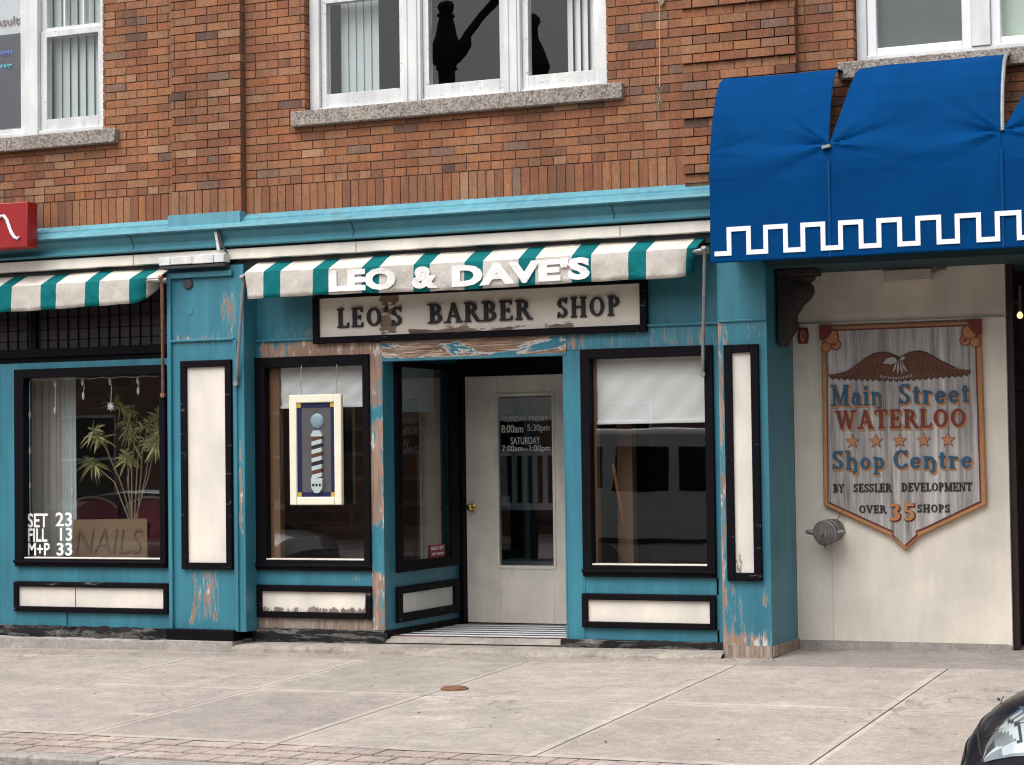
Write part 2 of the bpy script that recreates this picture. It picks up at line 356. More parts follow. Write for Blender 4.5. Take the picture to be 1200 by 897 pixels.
class MB:
    def __init__(s): s.v = []; s.f = []; s.mi = []; s.c = []; s.w = {}; s.sm = []
    def face(s, pts, mi=0, c=None, smooth=False):
        b = len(s.v); s.v += [tuple(p) for p in pts]; s.f.append(tuple(range(b, b+len(pts)))); s.mi.append(mi); s.c.append(c); s.sm.append(smooth)
    def box(s, x0, x1, y0, y1, z0, z1, mi=0, c=None, skip=''):
        if x0 > x1: x0, x1 = x1, x0
        if y0 > y1: y0, y1 = y1, y0
        if z0 > z1: z0, z1 = z1, z0
        b = len(s.v)
        s.v += [(x0, y0, z0), (x1, y0, z0), (x1, y1, z0), (x0, y1, z0), (x0, y0, z1), (x1, y0, z1), (x1, y1, z1), (x0, y1, z1)]
        for k, q in (('b', (0, 3, 2, 1)), ('t', (4, 5, 6, 7)), ('f', (0, 1, 5, 4)), ('k', (2, 3, 7, 6)), ('l', (3, 0, 4, 7)), ('r', (1, 2, 6, 5))):
            if k in skip: continue
            s.f.append(tuple(b+i for i in q)); s.mi.append(mi); s.c.append(c); s.sm.append(False)
        return s
    def frame(s, x0, x1, z0, z1, wd, y0, y1, mi=0, wb=None, wt=None):
        wb = wb or wd; wt = wt or wd
        s.box(x0, x0+wd, y0, y1, z0, z1, mi); s.box(x1-wd, x1, y0, y1, z0, z1, mi)
        s.box(x0+wd, x1-wd, y0, y1, z0, z0+wb, mi); s.box(x0+wd, x1-wd, y0, y1, z1-wt, z1, mi); return s
    def prism(s, poly, y0, y1, mi=0, mi_side=None):
        """polygon of (x,z), counter-clockwise seen from the street (-Y)"""
        a = sum(poly[i][0]*poly[(i+1) % len(poly)][1]-poly[(i+1) % len(poly)][0]*poly[i][1] for i in range(len(poly)))
        if a < 0: poly = poly[::-1]
        n = len(poly); b = len(s.v); ms = mi if mi_side is None else mi_side
        s.v += [(x, y0, z) for x, z in poly]+[(x, y1, z) for x, z in poly]
        s.f.append(tuple(range(b, b+n))); s.mi.append(mi); s.c.append(None); s.sm.append(False)
        s.f.append(tuple(range(b+2*n-1, b+n-1, -1))); s.mi.append(ms); s.c.append(None); s.sm.append(False)
        for i in range(n):
            j = (i+1) % n; s.f.append((b+j, b+i, b+n+i, b+n+j)); s.mi.append(ms); s.c.append(None); s.sm.append(False)
        return s
    def extr_x(s, prof, x0, x1, mi=0, smooth=False, closed=False, nseg=1):
        n = len(prof)
        for k in range(nseg):
            a, c = x0+(x1-x0)*k/nseg, x0+(x1-x0)*(k+1)/nseg
            for i in range(n if closed else n-1):
                j = (i+1) % n
                s.face([(a, *prof[j]), (c, *prof[j]), (c, *prof[i]), (a, *prof[i])], mi, None, smooth)
        return s
    def grid(s, pts, mi=0, smooth=True, wear=None, mif=None):
        """pts[i][j] rows; shared vertices"""
        b = len(s.v); nr, nc = len(pts), len(pts[0])
        for i in range(nr):
            for j in range(nc):
                if wear: s.w[len(s.v)] = wear(pts[i][j])
                s.v.append(tuple(pts[i][j]))
        for i in range(nr-1):
            for j in range(nc-1):
                s.f.append((b+i*nc+j, b+i*nc+j+1, b+(i+1)*nc+j+1, b+(i+1)*nc+j)); s.mi.append(mif(i, j) if mif else mi); s.c.append(None); s.sm.append(smooth)
        return s
    def plate(s, x0, x1, z0, z1, y, wear, step=.02, mi=0):
        nx, nz = max(1, int((x1-x0)/step)), max(1, int((z1-z0)/step))
        return s.grid([[(x0+(x1-x0)*j/nx, y, z0+(z1-z0)*i/nz) for j in range(nx+1)] for i in range(nz+1)], mi, False, wear)
    def tube(s, pts, r, seg=8, mi=0, cap=True):
        pts = [Vector(p) for p in pts]; rings = []; n = len(pts)
        for i, p in enumerate(pts):
            t = (pts[min(i+1, n-1)]-pts[max(i-1, 0)]).normalized()
            a = t.orthogonal().normalized() if i == 0 else (pa - t*pa.dot(t)).normalized()
            pa = a; bb = t.cross(a); rr = r[i] if isinstance(r, (list, tuple)) else r
            base = len(s.v); rings.append(base)
            for k in range(seg):
                an = 2*math.pi*k/seg; s.v.append(tuple(p+(a*math.cos(an)+bb*math.sin(an))*rr))
        for i in range(n-1):
            for k in range(seg):
                k2 = (k+1) % seg
                s.f.append((rings[i]+k, rings[i]+k2, rings[i+1]+k2, rings[i+1]+k)); s.mi.append(mi); s.c.append(None); s.sm.append(True)
        if cap:
            s.f.append(tuple(rings[0]+k for k in range(seg))[::-1]); s.mi.append(mi); s.c.append(None); s.sm.append(False)
            s.f.append(tuple(rings[-1]+k for k in range(seg))); s.mi.append(mi); s.c.append(None); s.sm.append(False)
        return s
    def lathe(s, o, axis, prof, seg=20, mi=0):
        """prof: (distance along axis, radius)"""
        ax = Vector(axis).normalized(); o = Vector(o)
        return s.tube_prof(o, ax, prof, seg, mi)
    def tube_prof(s, o, ax, prof, seg, mi):
        a = ax.orthogonal().normalized(); b2 = ax.cross(a); rings = []
        for d, r in prof:
            rings.append(len(s.v))
            for k in range(seg):
                an = 2*math.pi*k/seg; s.v.append(tuple(o+ax*d+(a*math.cos(an)+b2*math.sin(an))*max(r, 1e-4)))
        for i in range(len(prof)-1):
            for k in range(seg):
                k2 = (k+1) % seg
                s.f.append((rings[i]+k, rings[i]+k2, rings[i+1]+k2, rings[i+1]+k)); s.mi.append(mi); s.c.append(None); s.sm.append(True)
        s.f.append(tuple(rings[0]+k for k in range(seg))[::-1]); s.mi.append(mi); s.c.append(None); s.sm.append(False)
        s.f.append(tuple(rings[-1]+k for k in range(seg))); s.mi.append(mi); s.c.append(None); s.sm.append(False)
        return s
    def add(s, vs, fs, mi=0):
        b = len(s.v); s.v += [tuple(v) for v in vs]
        for f in fs: s.f.append(tuple(b+i for i in f)); s.mi.append(mi); s.c.append(None); s.sm.append(False)
        return s
    def build(s, name, mats, parent=None, bevel=0, loc=None):
        if not isinstance(mats, (list, tuple)): mats = [mats]
        o0 = wloc(parent) if parent else Vector(loc or (0, 0, 0))
        me = bpy.data.meshes.new(name)
        me.from_pydata([tuple(Vector(v)-o0) for v in s.v], [], s.f)
        for mm in mats: me.materials.append(M[mm])
        me.polygons.foreach_set('material_index', s.mi)
        me.polygons.foreach_set('use_smooth', s.sm)
        if any(c is not None for c in s.c):
            a = me.attributes.new('Col', 'FLOAT_COLOR', 'CORNER'); buf = []
            for p in me.polygons:
                c = s.c[p.index] or (1, 1, 1)
                for _ in p.loop_indices: buf += [c[0], c[1], c[2], 1]
            a.data.foreach_set('color', buf)
        if s.w:
            a = me.attributes.new('wear', 'FLOAT', 'POINT')
            a.data.foreach_set('value', [s.w.get(i, 0.) for i in range(len(s.v))])
        me.update(); me.set_sharp_from_angle(angle=RAD(38))
        ob = bpy.data.objects.new(name, me); col.objects.link(ob)
        if parent: ob.parent = parent
        else: ob.location = o0
        if bevel:
            b = ob.modifiers.new('bevel', 'BEVEL'); b.width = bevel; b.segments = 2; b.limit_method = 'ANGLE'; b.angle_limit = RAD(40)
        return ob

def tag(o, label=None, cat=None, group=None, kind=None):
    if label: o['label'] = label
    if cat: o['category'] = cat
    if group: o['group'] = group
    if kind: o['kind'] = kind
    return o
def thing(name, loc, label, cat, group=None):
    o = bpy.data.objects.new(name, None); col.objects.link(o); o.location = loc; o.empty_display_size = .1
    return tag(o, label, cat, group)
def copy_tree(o, parent=None):
    c = o.copy(); col.objects.link(c); c.parent = parent
    for ch in list(o.children): copy_tree(ch, c)
    return c

def text_geo(body, size=1., extrude=.0, offset=0., shear=0., space=1.):
    cu = bpy.data.curves.new('t', 'FONT'); cu.body = body; cu.size = size; cu.extrude = extrude; cu.offset = offset; cu.shear = shear
    cu.space_character = space; cu.resolution_u = 3
    ob = bpy.data.objects.new('t', cu); col.objects.link(ob)
    dg = bpy.context.evaluated_depsgraph_get(); dg.update()
    me = bpy.data.meshes.new_from_object(ob.evaluated_get(dg))
    vs = [tuple(v.co) for v in me.vertices]; fs = [tuple(p.vertices) for p in me.polygons]
    bpy.data.objects.remove(ob); bpy.data.curves.remove(cu); bpy.data.meshes.remove(me)
    return vs, fs
def put_text(mb, body, x0, x1, z0, z1, y, ex=.002, offset=0., shear=0., space=1., mi=0, wob=None, yf=None):
    """fit text into the box x0..x1, z0..z1 at depth y, facing the street"""
    vs, fs = text_geo(body, 1, .01, offset, shear, space)
    ax, bx = min(v[0] for v in vs), max(v[0] for v in vs); ay, by = min(v[1] for v in vs), max(v[1] for v in vs)
    out = []
    for v in vs:
        X = x0+(v[0]-ax)/(bx-ax)*(x1-x0); Z = z0+(v[1]-ay)/(by-ay)*(z1-z0)
        if wob: X, Z = wob(X, Z)
        out.append((X, (yf(X, Z) if yf else y)-v[2]/.01*ex, Z))
    mb.add(out, fs, mi)

# a small serif alphabet made of strokes: unit cap height
T, TH = .17, .075
def serif_strokes(ch):
    V = lambda x, a, b, w=T: ('b', x-w/2, a, x+w/2, b)
    Fh = lambda x, y, h=.15: ('b', x-h, y-.03, x+h, y+.03)
    H = lambda a, b, y, t=TH: ('b', a, y-t/2, b, y+t/2)
    L = lambda x0, y0, x1, y1, w: ('l', x0, y0, x1, y1, w)
    A = lambda cx, cy_, rx, ry, a0, a1: ('a', cx, cy_, rx, ry, a0, a1)
    tb = lambda x: [Fh(x, .03), Fh(x, .97)]
    g = {
     'L': (.66, [V(.2, 0, 1), *tb(.2), H(.2, .62, .035), L(.6, 0, .62, .24, .06)]),
     'E': (.70, [V(.2, 0, 1), *tb(.2), H(.2, .62, .035), H(.2, .58, .965), H(.2, .5, .51), L(.6, 0, .63, .22, .06), L(.58, 1, .59, .8, .06), L(.49, .4, .49, .62, .05)]),
     'O': (.86, [A(.43, .5, .34, .47, 0, 360)]),
     'S': (.62, [A(.31, .735, .22, .23, 35, 270), A(.31, .265, .22, .24, -145, 90), L(.53, .98, .5, .72, .05), L(.08, .02, .11, .28, .05)]),
     'B': (.74, [V(.2, 0, 1), Fh(.15, .03), Fh(.15, .97), A(.36, .745, .23, .22, -90, 90), A(.38, .27, .27, .24, -90, 90), H(.2, .38, .965), H(.2, .38, .515), H(.2, .4, .035)]),
     'A': (.86, [L(.15, 0, .42, 1, .08), L(.42, 1, .72, 0, .17), H(.24, .6, .34), Fh(.14, .03), Fh(.72, .03)]),
     'R': (.82, [V(.2, 0, 1), *tb(.2), A(.36, .74, .24, .225, -90, 90), H(.2, .38, .965), H(.2, .4, .515), L(.42, .5, .72, .02, .16), H(.64, .84, .03, .06)]),
     'H': (.90, [V(.2, 0, 1), *tb(.2), V(.7, 0, 1), *tb(.7), H(.2, .7, .51)]),
     'P': (.70, [V(.2, 0, 1), *tb(.2), A(.36, .72, .24, .245, -90, 90), H(.2, .38, .965), H(.2, .38, .475)]),
     'W': (1.14, [L(.12, 1, .34, 0, .15), L(.34, 0, .54, .95, .07), L(.54, .95, .76, 0, .15), L(.76, 0, .98, 1, .07), Fh(.12, .97), Fh(.98, .97), Fh(.54, .97, .1)]),
     'T': (.74, [V(.37, 0, 1), Fh(.37, .03), H(.06, .68, .965), L(.08, 1, .06, .78, .06), L(.66, 1, .68, .78, .06)]),
     'Y': (.80, [L(.12, 1, .4, .45, .15), L(.68, 1, .4, .45, .07), V(.4, 0, .48), Fh(.4, .03), Fh(.12, .97), Fh(.68, .97)]),
     'D': (.82, [V(.2, 0, 1), Fh(.16, .03), Fh(.16, .97), A(.36, .5, .34, .47, -90, 90), H(.2, .38, .965), H(.2, .38, .035)]),
     'V': (.84, [L(.12, 1, .42, 0, .16), L(.42, 0, .7, 1, .075), Fh(.12, .97), Fh(.7, .97)]),
     'M': (1.04, [L(.18, 0, .18, 1, .08), L(.18, 1, .5, .05, .15), L(.5, .05, .82, 1, .07), V(.84, 0, 1), Fh(.16, .03), Fh(.16, .97), Fh(.84, .03), Fh(.86, .97)]),
     'N': (.92, [L(.18, 0, .18, 1, .08), L(.18, 1, .72, 0, .16), L(.72, 0, .72, 1, .08), Fh(.16, .03), Fh(.14, .97), Fh(.74, .97)]),
     'C': (.76, [A(.42, .5, .33, .47, 40, 320), L(.68, .98, .66, .7, .06), L(.66, .1, .69, .26, .05)]),
     '3': (.62, [A(.28, .745, .22, .22, -90, 150), A(.28, .265, .25, .24, -150, 90)]),
     '5': (.62, [A(.28, .31, .25, .28, -150, 110), L(.16, .55, .18, .98, .09), H(.16, .54, .93, .13)]),
     "'": (.26, [L(.13, 1., .1, .74, .11)]),
     'a': (.60, [A(.27, .25, .2, .23, 0, 360), V(.45, 0, .5, .13), A(.27, .44, .2, .18, 20, 150), H(.42, .58, .03, .06)]),
     'i': (.38, [V(.19, 0, .62, .15), Fh(.19, .03, .13), Fh(.15, .6, .1), ('b', .11, .74, .27, .9)]),
     'n': (.66, [V(.17, 0, .62, .14), Fh(.17, .03, .12), Fh(.13, .6, .1), A(.35, .40, .17, .21, 0, 170), V(.52, -.12, .42, .14), A(.44, -.1, .09, .1, 180, 350)]),
     't': (.44, [V(.2, .06, .82, .14), H(.06, .38, .59, .08), A(.28, .14, .1, .12, 170, 330)]),
     'r': (.52, [V(.17, 0, .62, .14), Fh(.17, .03, .12), Fh(.13, .6, .1), A(.34, .46, .13, .15, 10, 150)]),
     'e': (.58, [A(.29, .31, .21, .29, 40, 330), H(.1, .5, .33, .07), A(.29, .38, .21, .22, 0, 90)]),
     'h': (.66, [V(.17, 0, .98, .14), Fh(.17, .03, .12), Fh(.13, .96, .1), A(.35, .40, .17, .21, 0, 170), V(.52, -.12, .42, .14), A(.44, -.1, .09, .1, 180, 350)]),
     'o': (.60, [A(.3, .31, .21, .29, 0, 360)]),
     'p': (.66, [V(.17, -.28, .62, .14), Fh(.17, -.26, .12), Fh(.13, .6, .1), A(.33, .31, .2, .28, -140, 140)]),
    }
    return g.get(ch, (.45, []))
def serif_text(mb, body, x0, x1, z0, h, y, ex, mi=0, grow=0., space=.06, skew=0.):
    total = sum(serif_strokes(c)[0]+space for c in body)-space
    k = (x1-x0)/total; cx = x0
    for c in body:
        wdt, st = serif_strokes(c); n = 0
        for s_ in st:
            n += 1; yy = y-.0007*n
            P = lambda px, pz: (cx+px*k, z0+pz*h+skew*(cx+px*k-x0))
            if s_[0] == 'b':
                a, b, c2, d = s_[1:]
                gx, gz = grow/k, grow/h
                mb.prism([P(a-gx, b-gz), P(c2+gx, b-gz), P(c2+gx, d+gz), P(a-gx, d+gz)], yy-ex, y, mi)
            elif s_[0] == 'l':
                ax, az, bx, bz, wd = s_[1:]
                wd = wd/2+grow/k; gz = grow/h
                if az > bz: ax, az, bx, bz = bx, bz, ax, az
                mb.prism([P(ax-wd, az-gz), P(ax+wd, az-gz), P(bx+wd, bz+gz), P(bx-wd, bz+gz)], yy-ex, y, mi)
            else:
                px, pz, rx, rz, a0, a1 = s_[1:]; N = max(6, int((a1-a0)/18)); th = T*.92 if rx > .15 else T*.6
                for i in range(N):
                    q = []
                    for an, io in ((i, 1), (i+1, 1), (i+1, -1), (i, -1)):
                        t = RAD(a0+(a1-a0)*an/N); wd = TH+(th-TH)*abs(math.cos(t))**1.5; wd = wd/2+grow/k
                        q.append(P(px+(rx-th/2*.6+io*wd)*math.cos(t), pz+(rz-TH/2+io*wd*(k/h if h else 1))*math.sin(t)))
                    mb.prism(q, yy-ex, y, mi)
        cx += (wdt+space)*k

def holes_boxes(mb, x0, x1, z0, z1, y0, y1, holes, mi=0):
    xs = sorted({x0, x1, *[h[0] for h in holes if x0 < h[0] < x1], *[h[1] for h in holes if x0 < h[1] < x1]})
    zs = sorted({z0, z1, *[h[2] for h in holes if z0 < h[2] < z1], *[h[3] for h in holes if z0 < h[3] < z1]})
    for j in range(len(zs)-1):
        run = None
        for i in range(len(xs)-1):
            cxm, czm = (xs[i]+xs[i+1])/2, (zs[j]+zs[j+1])/2
            solid = not any(h[0] < cxm < h[1] and h[2] < czm < h[3] for h in holes)
            if solid and run is None: run = xs[i]
            if (not solid or i == len(xs)-2) and run is not None:
                e = xs[i+1] if solid else xs[i]; mb.box(run, e, y0, y1, zs[j], zs[j+1], mi); run = None

# ------------------------------------------------------------------ setting: ground, sidewalk, kerb, road
KY = -4.95
def gz(X, Y):
    t = min(max(-Y/4.9, 0), 1); a = .02+.0145*(max(min(X, 4), -20)+4.2)
    return a*(1-t)-.146*t
mb = MB(); mb.face([(-600, -600, -.42), (600, -600, -.42), (600, 600, -.42), (-600, 600, -.42)])
tag(mb.build('ground', 'ground'), kind='structure')

joints = [-8.76, -7.27, -5.93, -4.33, -2.83]
xs_j = [joints[0]-1.48*k for k in range(14, 0, -1)]+joints+[joints[-1]+1.48*k for k in range(1, 12)]
BORD = -4.32
def yj2(x): return -2.34-.02*(x+6)
mb = MB()
xl = []
for j in xs_j: xl += [(j-.055, 0), (j-.005, 1), (j+.005, 2), (j+.055, 1)]
# cells in x: slab / band / groove
xe = [xs_j[0]-1.5]; kinds = []
for j in xs_j: xe += [j-.062, j-.005, j+.004, j+.042]; kinds += ['s', 'b', 'g', 'b']
kinds.append('s'); xe.append(xs_j[-1]+1.5)
rows = []   # (y0 function, y1 function, kind)
def const(v): return lambda x: v
rows = [(const(.9), const(-.6), 'apron'), (const(-.6), lambda x: yj2(x)+.075, 's'), (lambda x: yj2(x)+.075, lambda x: yj2(x)+.004, 'b'),
        (lambda x: yj2(x)+.004, lambda x: yj2(x)-.003, 'g'), (lambda x: yj2(x)-.003, lambda x: yj2(x)-.06, 'b'), (lambda x: yj2(x)-.06, const(BORD+.09), 's'), (const(BORD+.09), const(BORD+.01), 'b'), (const(BORD+.01), const(BORD), 'g')]
tint = {}
for r, (ya, yb, rk) in enumerate(rows):
    sl_i = 0
    for i, k in enumerate(kinds):
        x0, x1 = xe[i], xe[i+1]
        if k == 's': sl_i += 1
        ck = 'g' if 'g' in (k, rk) else ('b' if 'b' in (k, rk) else 's')
        if rk == 'apron': ck = 's'; 
        key = (sl_i, r if rk != 's' else r)
        if key not in tint:
            t = random.uniform(.88, 1.10); tint[key] = (t*random.uniform(.99, 1.03), t, t*random.uniform(.95, 1.01))
        c = tint[key]
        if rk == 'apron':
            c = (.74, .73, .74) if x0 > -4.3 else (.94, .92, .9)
        if ck == 'b': t = random.uniform(1.08, 1.28); c = (t, t, t)
        if ck == 'g': t = random.uniform(.42, .7); c = (t, t*.95, t*.9)
        n = 4 if ck == 's' else 1
        for q in range(n):
            f0, f1 = q/n, (q+1)/n
            P = lambda x, f: (x, ya(x)+(yb(x)-ya(x))*f, gz(x, ya(x)+(yb(x)-ya(x))*f)-(.006 if ck == 'g' else 0))
            mb.face([P(x0, f1), P(x1, f1), P(x1, f0), P(x0, f0)], 0, c)
sw = tag(mb.build('sidewalk', 'concrete'), kind='structure')
# paver strip along the kerb
mb = MB()
yb0 = BORD
x = -32.
while x < 14:
    wd = .115
    for r in range(3):
        ya, yb = BORD-.005-r*.2, BORD-.2-r*.2
        t = random.uniform(.90, 1.08); c = (t*random.uniform(1, 1.06), t, t*random.uniform(.94, 1.02))
        off = .055 if r % 2 else 0
        mb.box(x+off, x+off+wd-.007, yb+.006, ya, -.2, gz(x, ya)+random.uniform(-.0015, .0015), 0, c, skip='b')
    x += wd
mb.face([(-33, BORD-.62, -.15), (14, BORD-.62, -.15), (14, BORD, -.142), (-33, BORD, -.142)], 0, (.3, .28, .26))
tag(mb.build('paver_strip', 'paver'), kind='structure')
mb = MB()
x = -33.
while x < 14:
    L_ = 2.4; mb.box(x, x+L_-.008, KY-.16, KY+.018, -.45, -.142+random.uniform(-.004, .004)); x += L_
tag(mb.build('kerb', 'kerbstone', bevel=.015), kind='structure')
mb = MB(); mb.face([(-120, -13.3, -.29), (80, -13.3, -.29), (80, KY-.1, -.29), (-120, KY-.1, -.29)])
tag(mb.build('road', 'asphalt'), kind='structure')
mb = MB(); mb.box(-120, 80, -21.9, -13.3, -.6, -.15)
tag(mb.build('opposite_sidewalk', 'kerbstone'), kind='structure')

# ------------------------------------------------------------------ brick building (upper floor, cornice, rooms)
BLD = thing('brick_building', (-6.5, 0, 0), 'brown brick building with white upstairs windows above the teal shopfronts', 'building')
YW, YPI = -.15, -.22
CH = .0685
pal = [(.345, .142, .064), (.32, .122, .055), (.295, .108, .048), (.305, .132, .066), (.262, .095, .044), (.33, .155, .078), (.225, .090, .046), (.165, .085, .062), (.14, .074, .055), (.385, .20, .11), (.23, .13, .09), (.35, .128, .052)]
wts = [7, 7, 6, 6, 5, 4, 4, .9, .35, 1.8, 1.2, 3]
def bcol():
    c = random.choices(pal, wts)[0]; k = random.uniform(.93, 1.09)*1.06; g_ = .2126*c[0]+.7152*c[1]+.0722*c[2]; c = [v*.985+g_*.015 for v in c]; return (c[0]*k*.98, c[1]*k*random.uniform(1., 1.08), c[2]*k*1.04)
MT = .0085
def one_brick(mb, x0, x1, z0, z1, y, depth=.1, right=False):
    d = random.uniform(-.0025, .0025); e = random.uniform(-.0012, .0012)
    mb.box(x0+MT/2, x1-MT/2, y+d, y+depth, z0+MT/2+e, z1-MT/2+e, 0, bcol(), skip='k')
def brick_zone(mb, x0, x1, z0, n, y, holes=(), groove=None, phase=0, depth=.1):
    for i in range(n):
        za, zb = z0+i*CH, z0+(i+1)*CH
        header = (i % 7 == phase)
        L_ = .1045 if header else .209
        yy = y+(.024 if groove and groove(i) else 0)
        spans = [(x0, x1)]
        for h in holes:
            if h[2] < (za+zb)/2 < h[3]:
                ns = []
                for a, b in spans:
                    if h[1] <= a or h[0] >= b: ns.append((a, b)); continue
                    if h[0] > a: ns.append((a, h[0]))
                    if h[1] < b: ns.append((h[1], b))
                spans = ns
        for a, b in spans:
            off = 0 if header else (.1045 if i % 2 else 0.)
            k = math.floor((a-off)/L_); x = off+k*L_
            while x < b-1e-4:
                s0, s1 = max(x, a), min(x+L_, b)
                if s1-s0 > .025: one_brick(mb, s0, s1, za, zb, yy, depth+y-yy)
                elif s1-s0 > .008: mb.box(s0, s1, yy+.002, yy+depth, za+MT/2, zb-MT/2, 0, bcol(), skip='k')
                x += L_
WINS = {'L': (-12.6, -9.955, 4.30, 6.25), 'M': (-8.005, -5.412, 4.30, 6.25), 'R': (-3.505, -.95, 4.30, 6.25)}
SILLS = {'L': (-12.75, -9.795), 'M': (-8.112, -5.267), 'R': (-3.613, -.8)}
holes = [WINS[k] for k in 'LMR']+[(SILLS[k][0], SILLS[k][1], 4.175, 4.302) for k in 'LMR']
Z0 = 3.720; NC = 50
PIL = [(-9.237, -8.565), (-4.793, -3.92)]
mb = MB()
brick_zone(mb, -15.5, -9.237, Z0, NC, YW, holes)
brick_zone(mb, -8.565, -4.793, Z0, NC, YW, holes)
brick_zone(mb, -3.92, 3., Z0, NC, YW, holes)
brick_zone(mb, *PIL[0], Z0, NC, YPI, depth=.17, phase=3)
brick_zone(mb, *PIL[1], Z0-.22, NC+3, YPI, groove=lambda i: (Z0-.22+(i+.5)*CH-3.856+.34) % (6*CH) < CH, phase=99, depth=.17)
for a, b, y in ((-15.5, -9.237, YW), (-9.237, -8.565, YPI), (-8.565, -4.793, YW), (-3.92, 3., YW)):      # soldier course
    n = round((b-a)/.0735); L_ = (b-a)/n
    for i in range(n): one_brick(mb, a+i*L_, a+(i+1)*L_, 3.497, Z0, y, .1 if y == YW else .17)
bm = MB()
holes_boxes(bm, -15.5, 3, 3.2, Z0+NC*CH, YW+.007, .1, [(WINS[k][0]-.013, WINS[k][1]+.013, WINS[k][2], WINS[k][3]+.013) for k in 'LMR'])
for (a, b), d_ in zip(PIL, (.010, .032)): bm.box(a+.005, b-.005, YPI+d_, YW+.006, 3.3, Z0+NC*CH)
bw = mb.build('brick_wall', 'brick', BLD)
bm.build('mortar_backing', 'mortar', BLD)
mb = MB(); mb.box(-15.7, 3.2, -.34, .3, Z0+NC*CH, Z0+NC*CH+.12)
mb.build('coping', 'stone', BLD, .01)
# shell and rooms
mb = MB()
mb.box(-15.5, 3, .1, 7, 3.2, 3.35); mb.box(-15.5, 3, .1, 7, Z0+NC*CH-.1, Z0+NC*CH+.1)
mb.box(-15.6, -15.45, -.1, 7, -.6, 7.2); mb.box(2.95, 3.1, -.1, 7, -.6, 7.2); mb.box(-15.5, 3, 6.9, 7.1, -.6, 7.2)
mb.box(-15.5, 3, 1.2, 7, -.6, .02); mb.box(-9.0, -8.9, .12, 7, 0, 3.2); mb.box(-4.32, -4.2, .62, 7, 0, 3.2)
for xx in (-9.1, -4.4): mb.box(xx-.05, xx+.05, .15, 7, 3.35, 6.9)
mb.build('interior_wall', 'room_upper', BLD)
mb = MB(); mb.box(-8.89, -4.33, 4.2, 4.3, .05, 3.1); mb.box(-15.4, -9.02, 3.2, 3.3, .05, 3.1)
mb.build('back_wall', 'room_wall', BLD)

mb = MB(); mb.box(-8.89, -7.60, 1.5, 1.6, .05, 3.1); mb.build('brick_partition', 'opposite_brick', BLD)
# upstairs windows
def pane(mb, x0, x1, z0, z1, y, mi=0): mb.face([(x0, y, z0), (x1, y, z0), (x1, y, z1), (x0, y, z1)], mi)
def sill(x0, x1, parent):
    mb = MB(); mb.box(x0, x1, YW-.06, .0, 4.178, 4.300); return mb.build('sill', 'stone', parent, .008)
YC = -.075; YS = -.045; YG = -.02
# left window: two double-hung bays
mb = MB(); wx = WINS['L']
mb.frame(wx[0], wx[1], 4.302, wx[3], .05, YC, .09); mb.box(-10.80, -10.665, YC-.012, .09, 4.302, wx[3]-.05)
W1 = mb.build('window', 'white_paint', BLD, .004)
W1['label'] = 'left upstairs window with poster and upright slat blind'
sill(*SILLS['L'], W1)
mb = MB(); mb.frame(-10.662, -10.008, 4.335, 5.22, .062, YS, .03, wb=.118, wt=.055); mb.frame(-12.548, -10.803, 4.335, 6.2, .07, YS, .03, wb=.06)
mb.build('sash', 'white_flaked', W1, .003)
mb = MB(); mb.frame(-10.662, -10.008, 5.2, 6.2, .05, YS+.02, .06, wb=.05)
for xx in (-10.43, -10.235): mb.box(xx-.009, xx+.009, YS+.024, .05, 5.25, 6.15)
mb.box(-10.61, -10.06, YS+.026, .05, 5.68, 5.70); mb.build('upper_sash', 'white_paint', W1, .002)
mb = MB(); pane(mb, -10.61, -10.06, 4.43, 5.18, YG); pane(mb, -10.62, -10.05, 5.24, 6.16, YG+.03); pane(mb, -12.48, -10.87, 4.39, 6.14, YG); mb.build('pane', 'glass', W1)
# middle window: three bays
mb = MB(); wx = WINS['M']
mb.frame(wx[0], wx[1], 4.302, wx[3], .088, YC, .09, wb=.03); mb.box(-7.155, -7.0, YC-.012, .09, 4.305, wx[3]-.088); mb.box(-6.285, -6.145, YC-.012, .09, 4.305, wx[3]-.088)
for a in (-7.125, -7.04, -6.25, -6.18): mb.box(a-.012, a+.012, YC-.022, YC, 4.31, wx[3]-.09)
W2 = mb.build('window', 'white_paint', BLD, .004)
W2['label'] = 'middle upstairs window of three bays with flaking sills'
sill(*SILLS['M'], W2)
bays = ((-7.914, -7.158), (-6.997, -6.288), (-6.142, -5.503))
mb = MB()
for a, b in bays: mb.frame(a, b, 4.335, 5.235, .048, YS, .03, wb=.11, wt=.05)
mb.build('sash', 'white_flaked', W2, .003)
mb = MB()
for a, b in bays: mb.frame(a, b, 5.215, 6.16, .045, YS+.02, .06, wb=.04)
mb.build('upper_sash', 'white_paint', W2, .003)
mb = MB()
for a, b in bays: pane(mb, a+.045, b-.045, 4.43, 5.2, YG); pane(mb, a+.04, b-.04, 5.25, 6.13, YG+.03)
mb.build('pane', 'glass', W2)
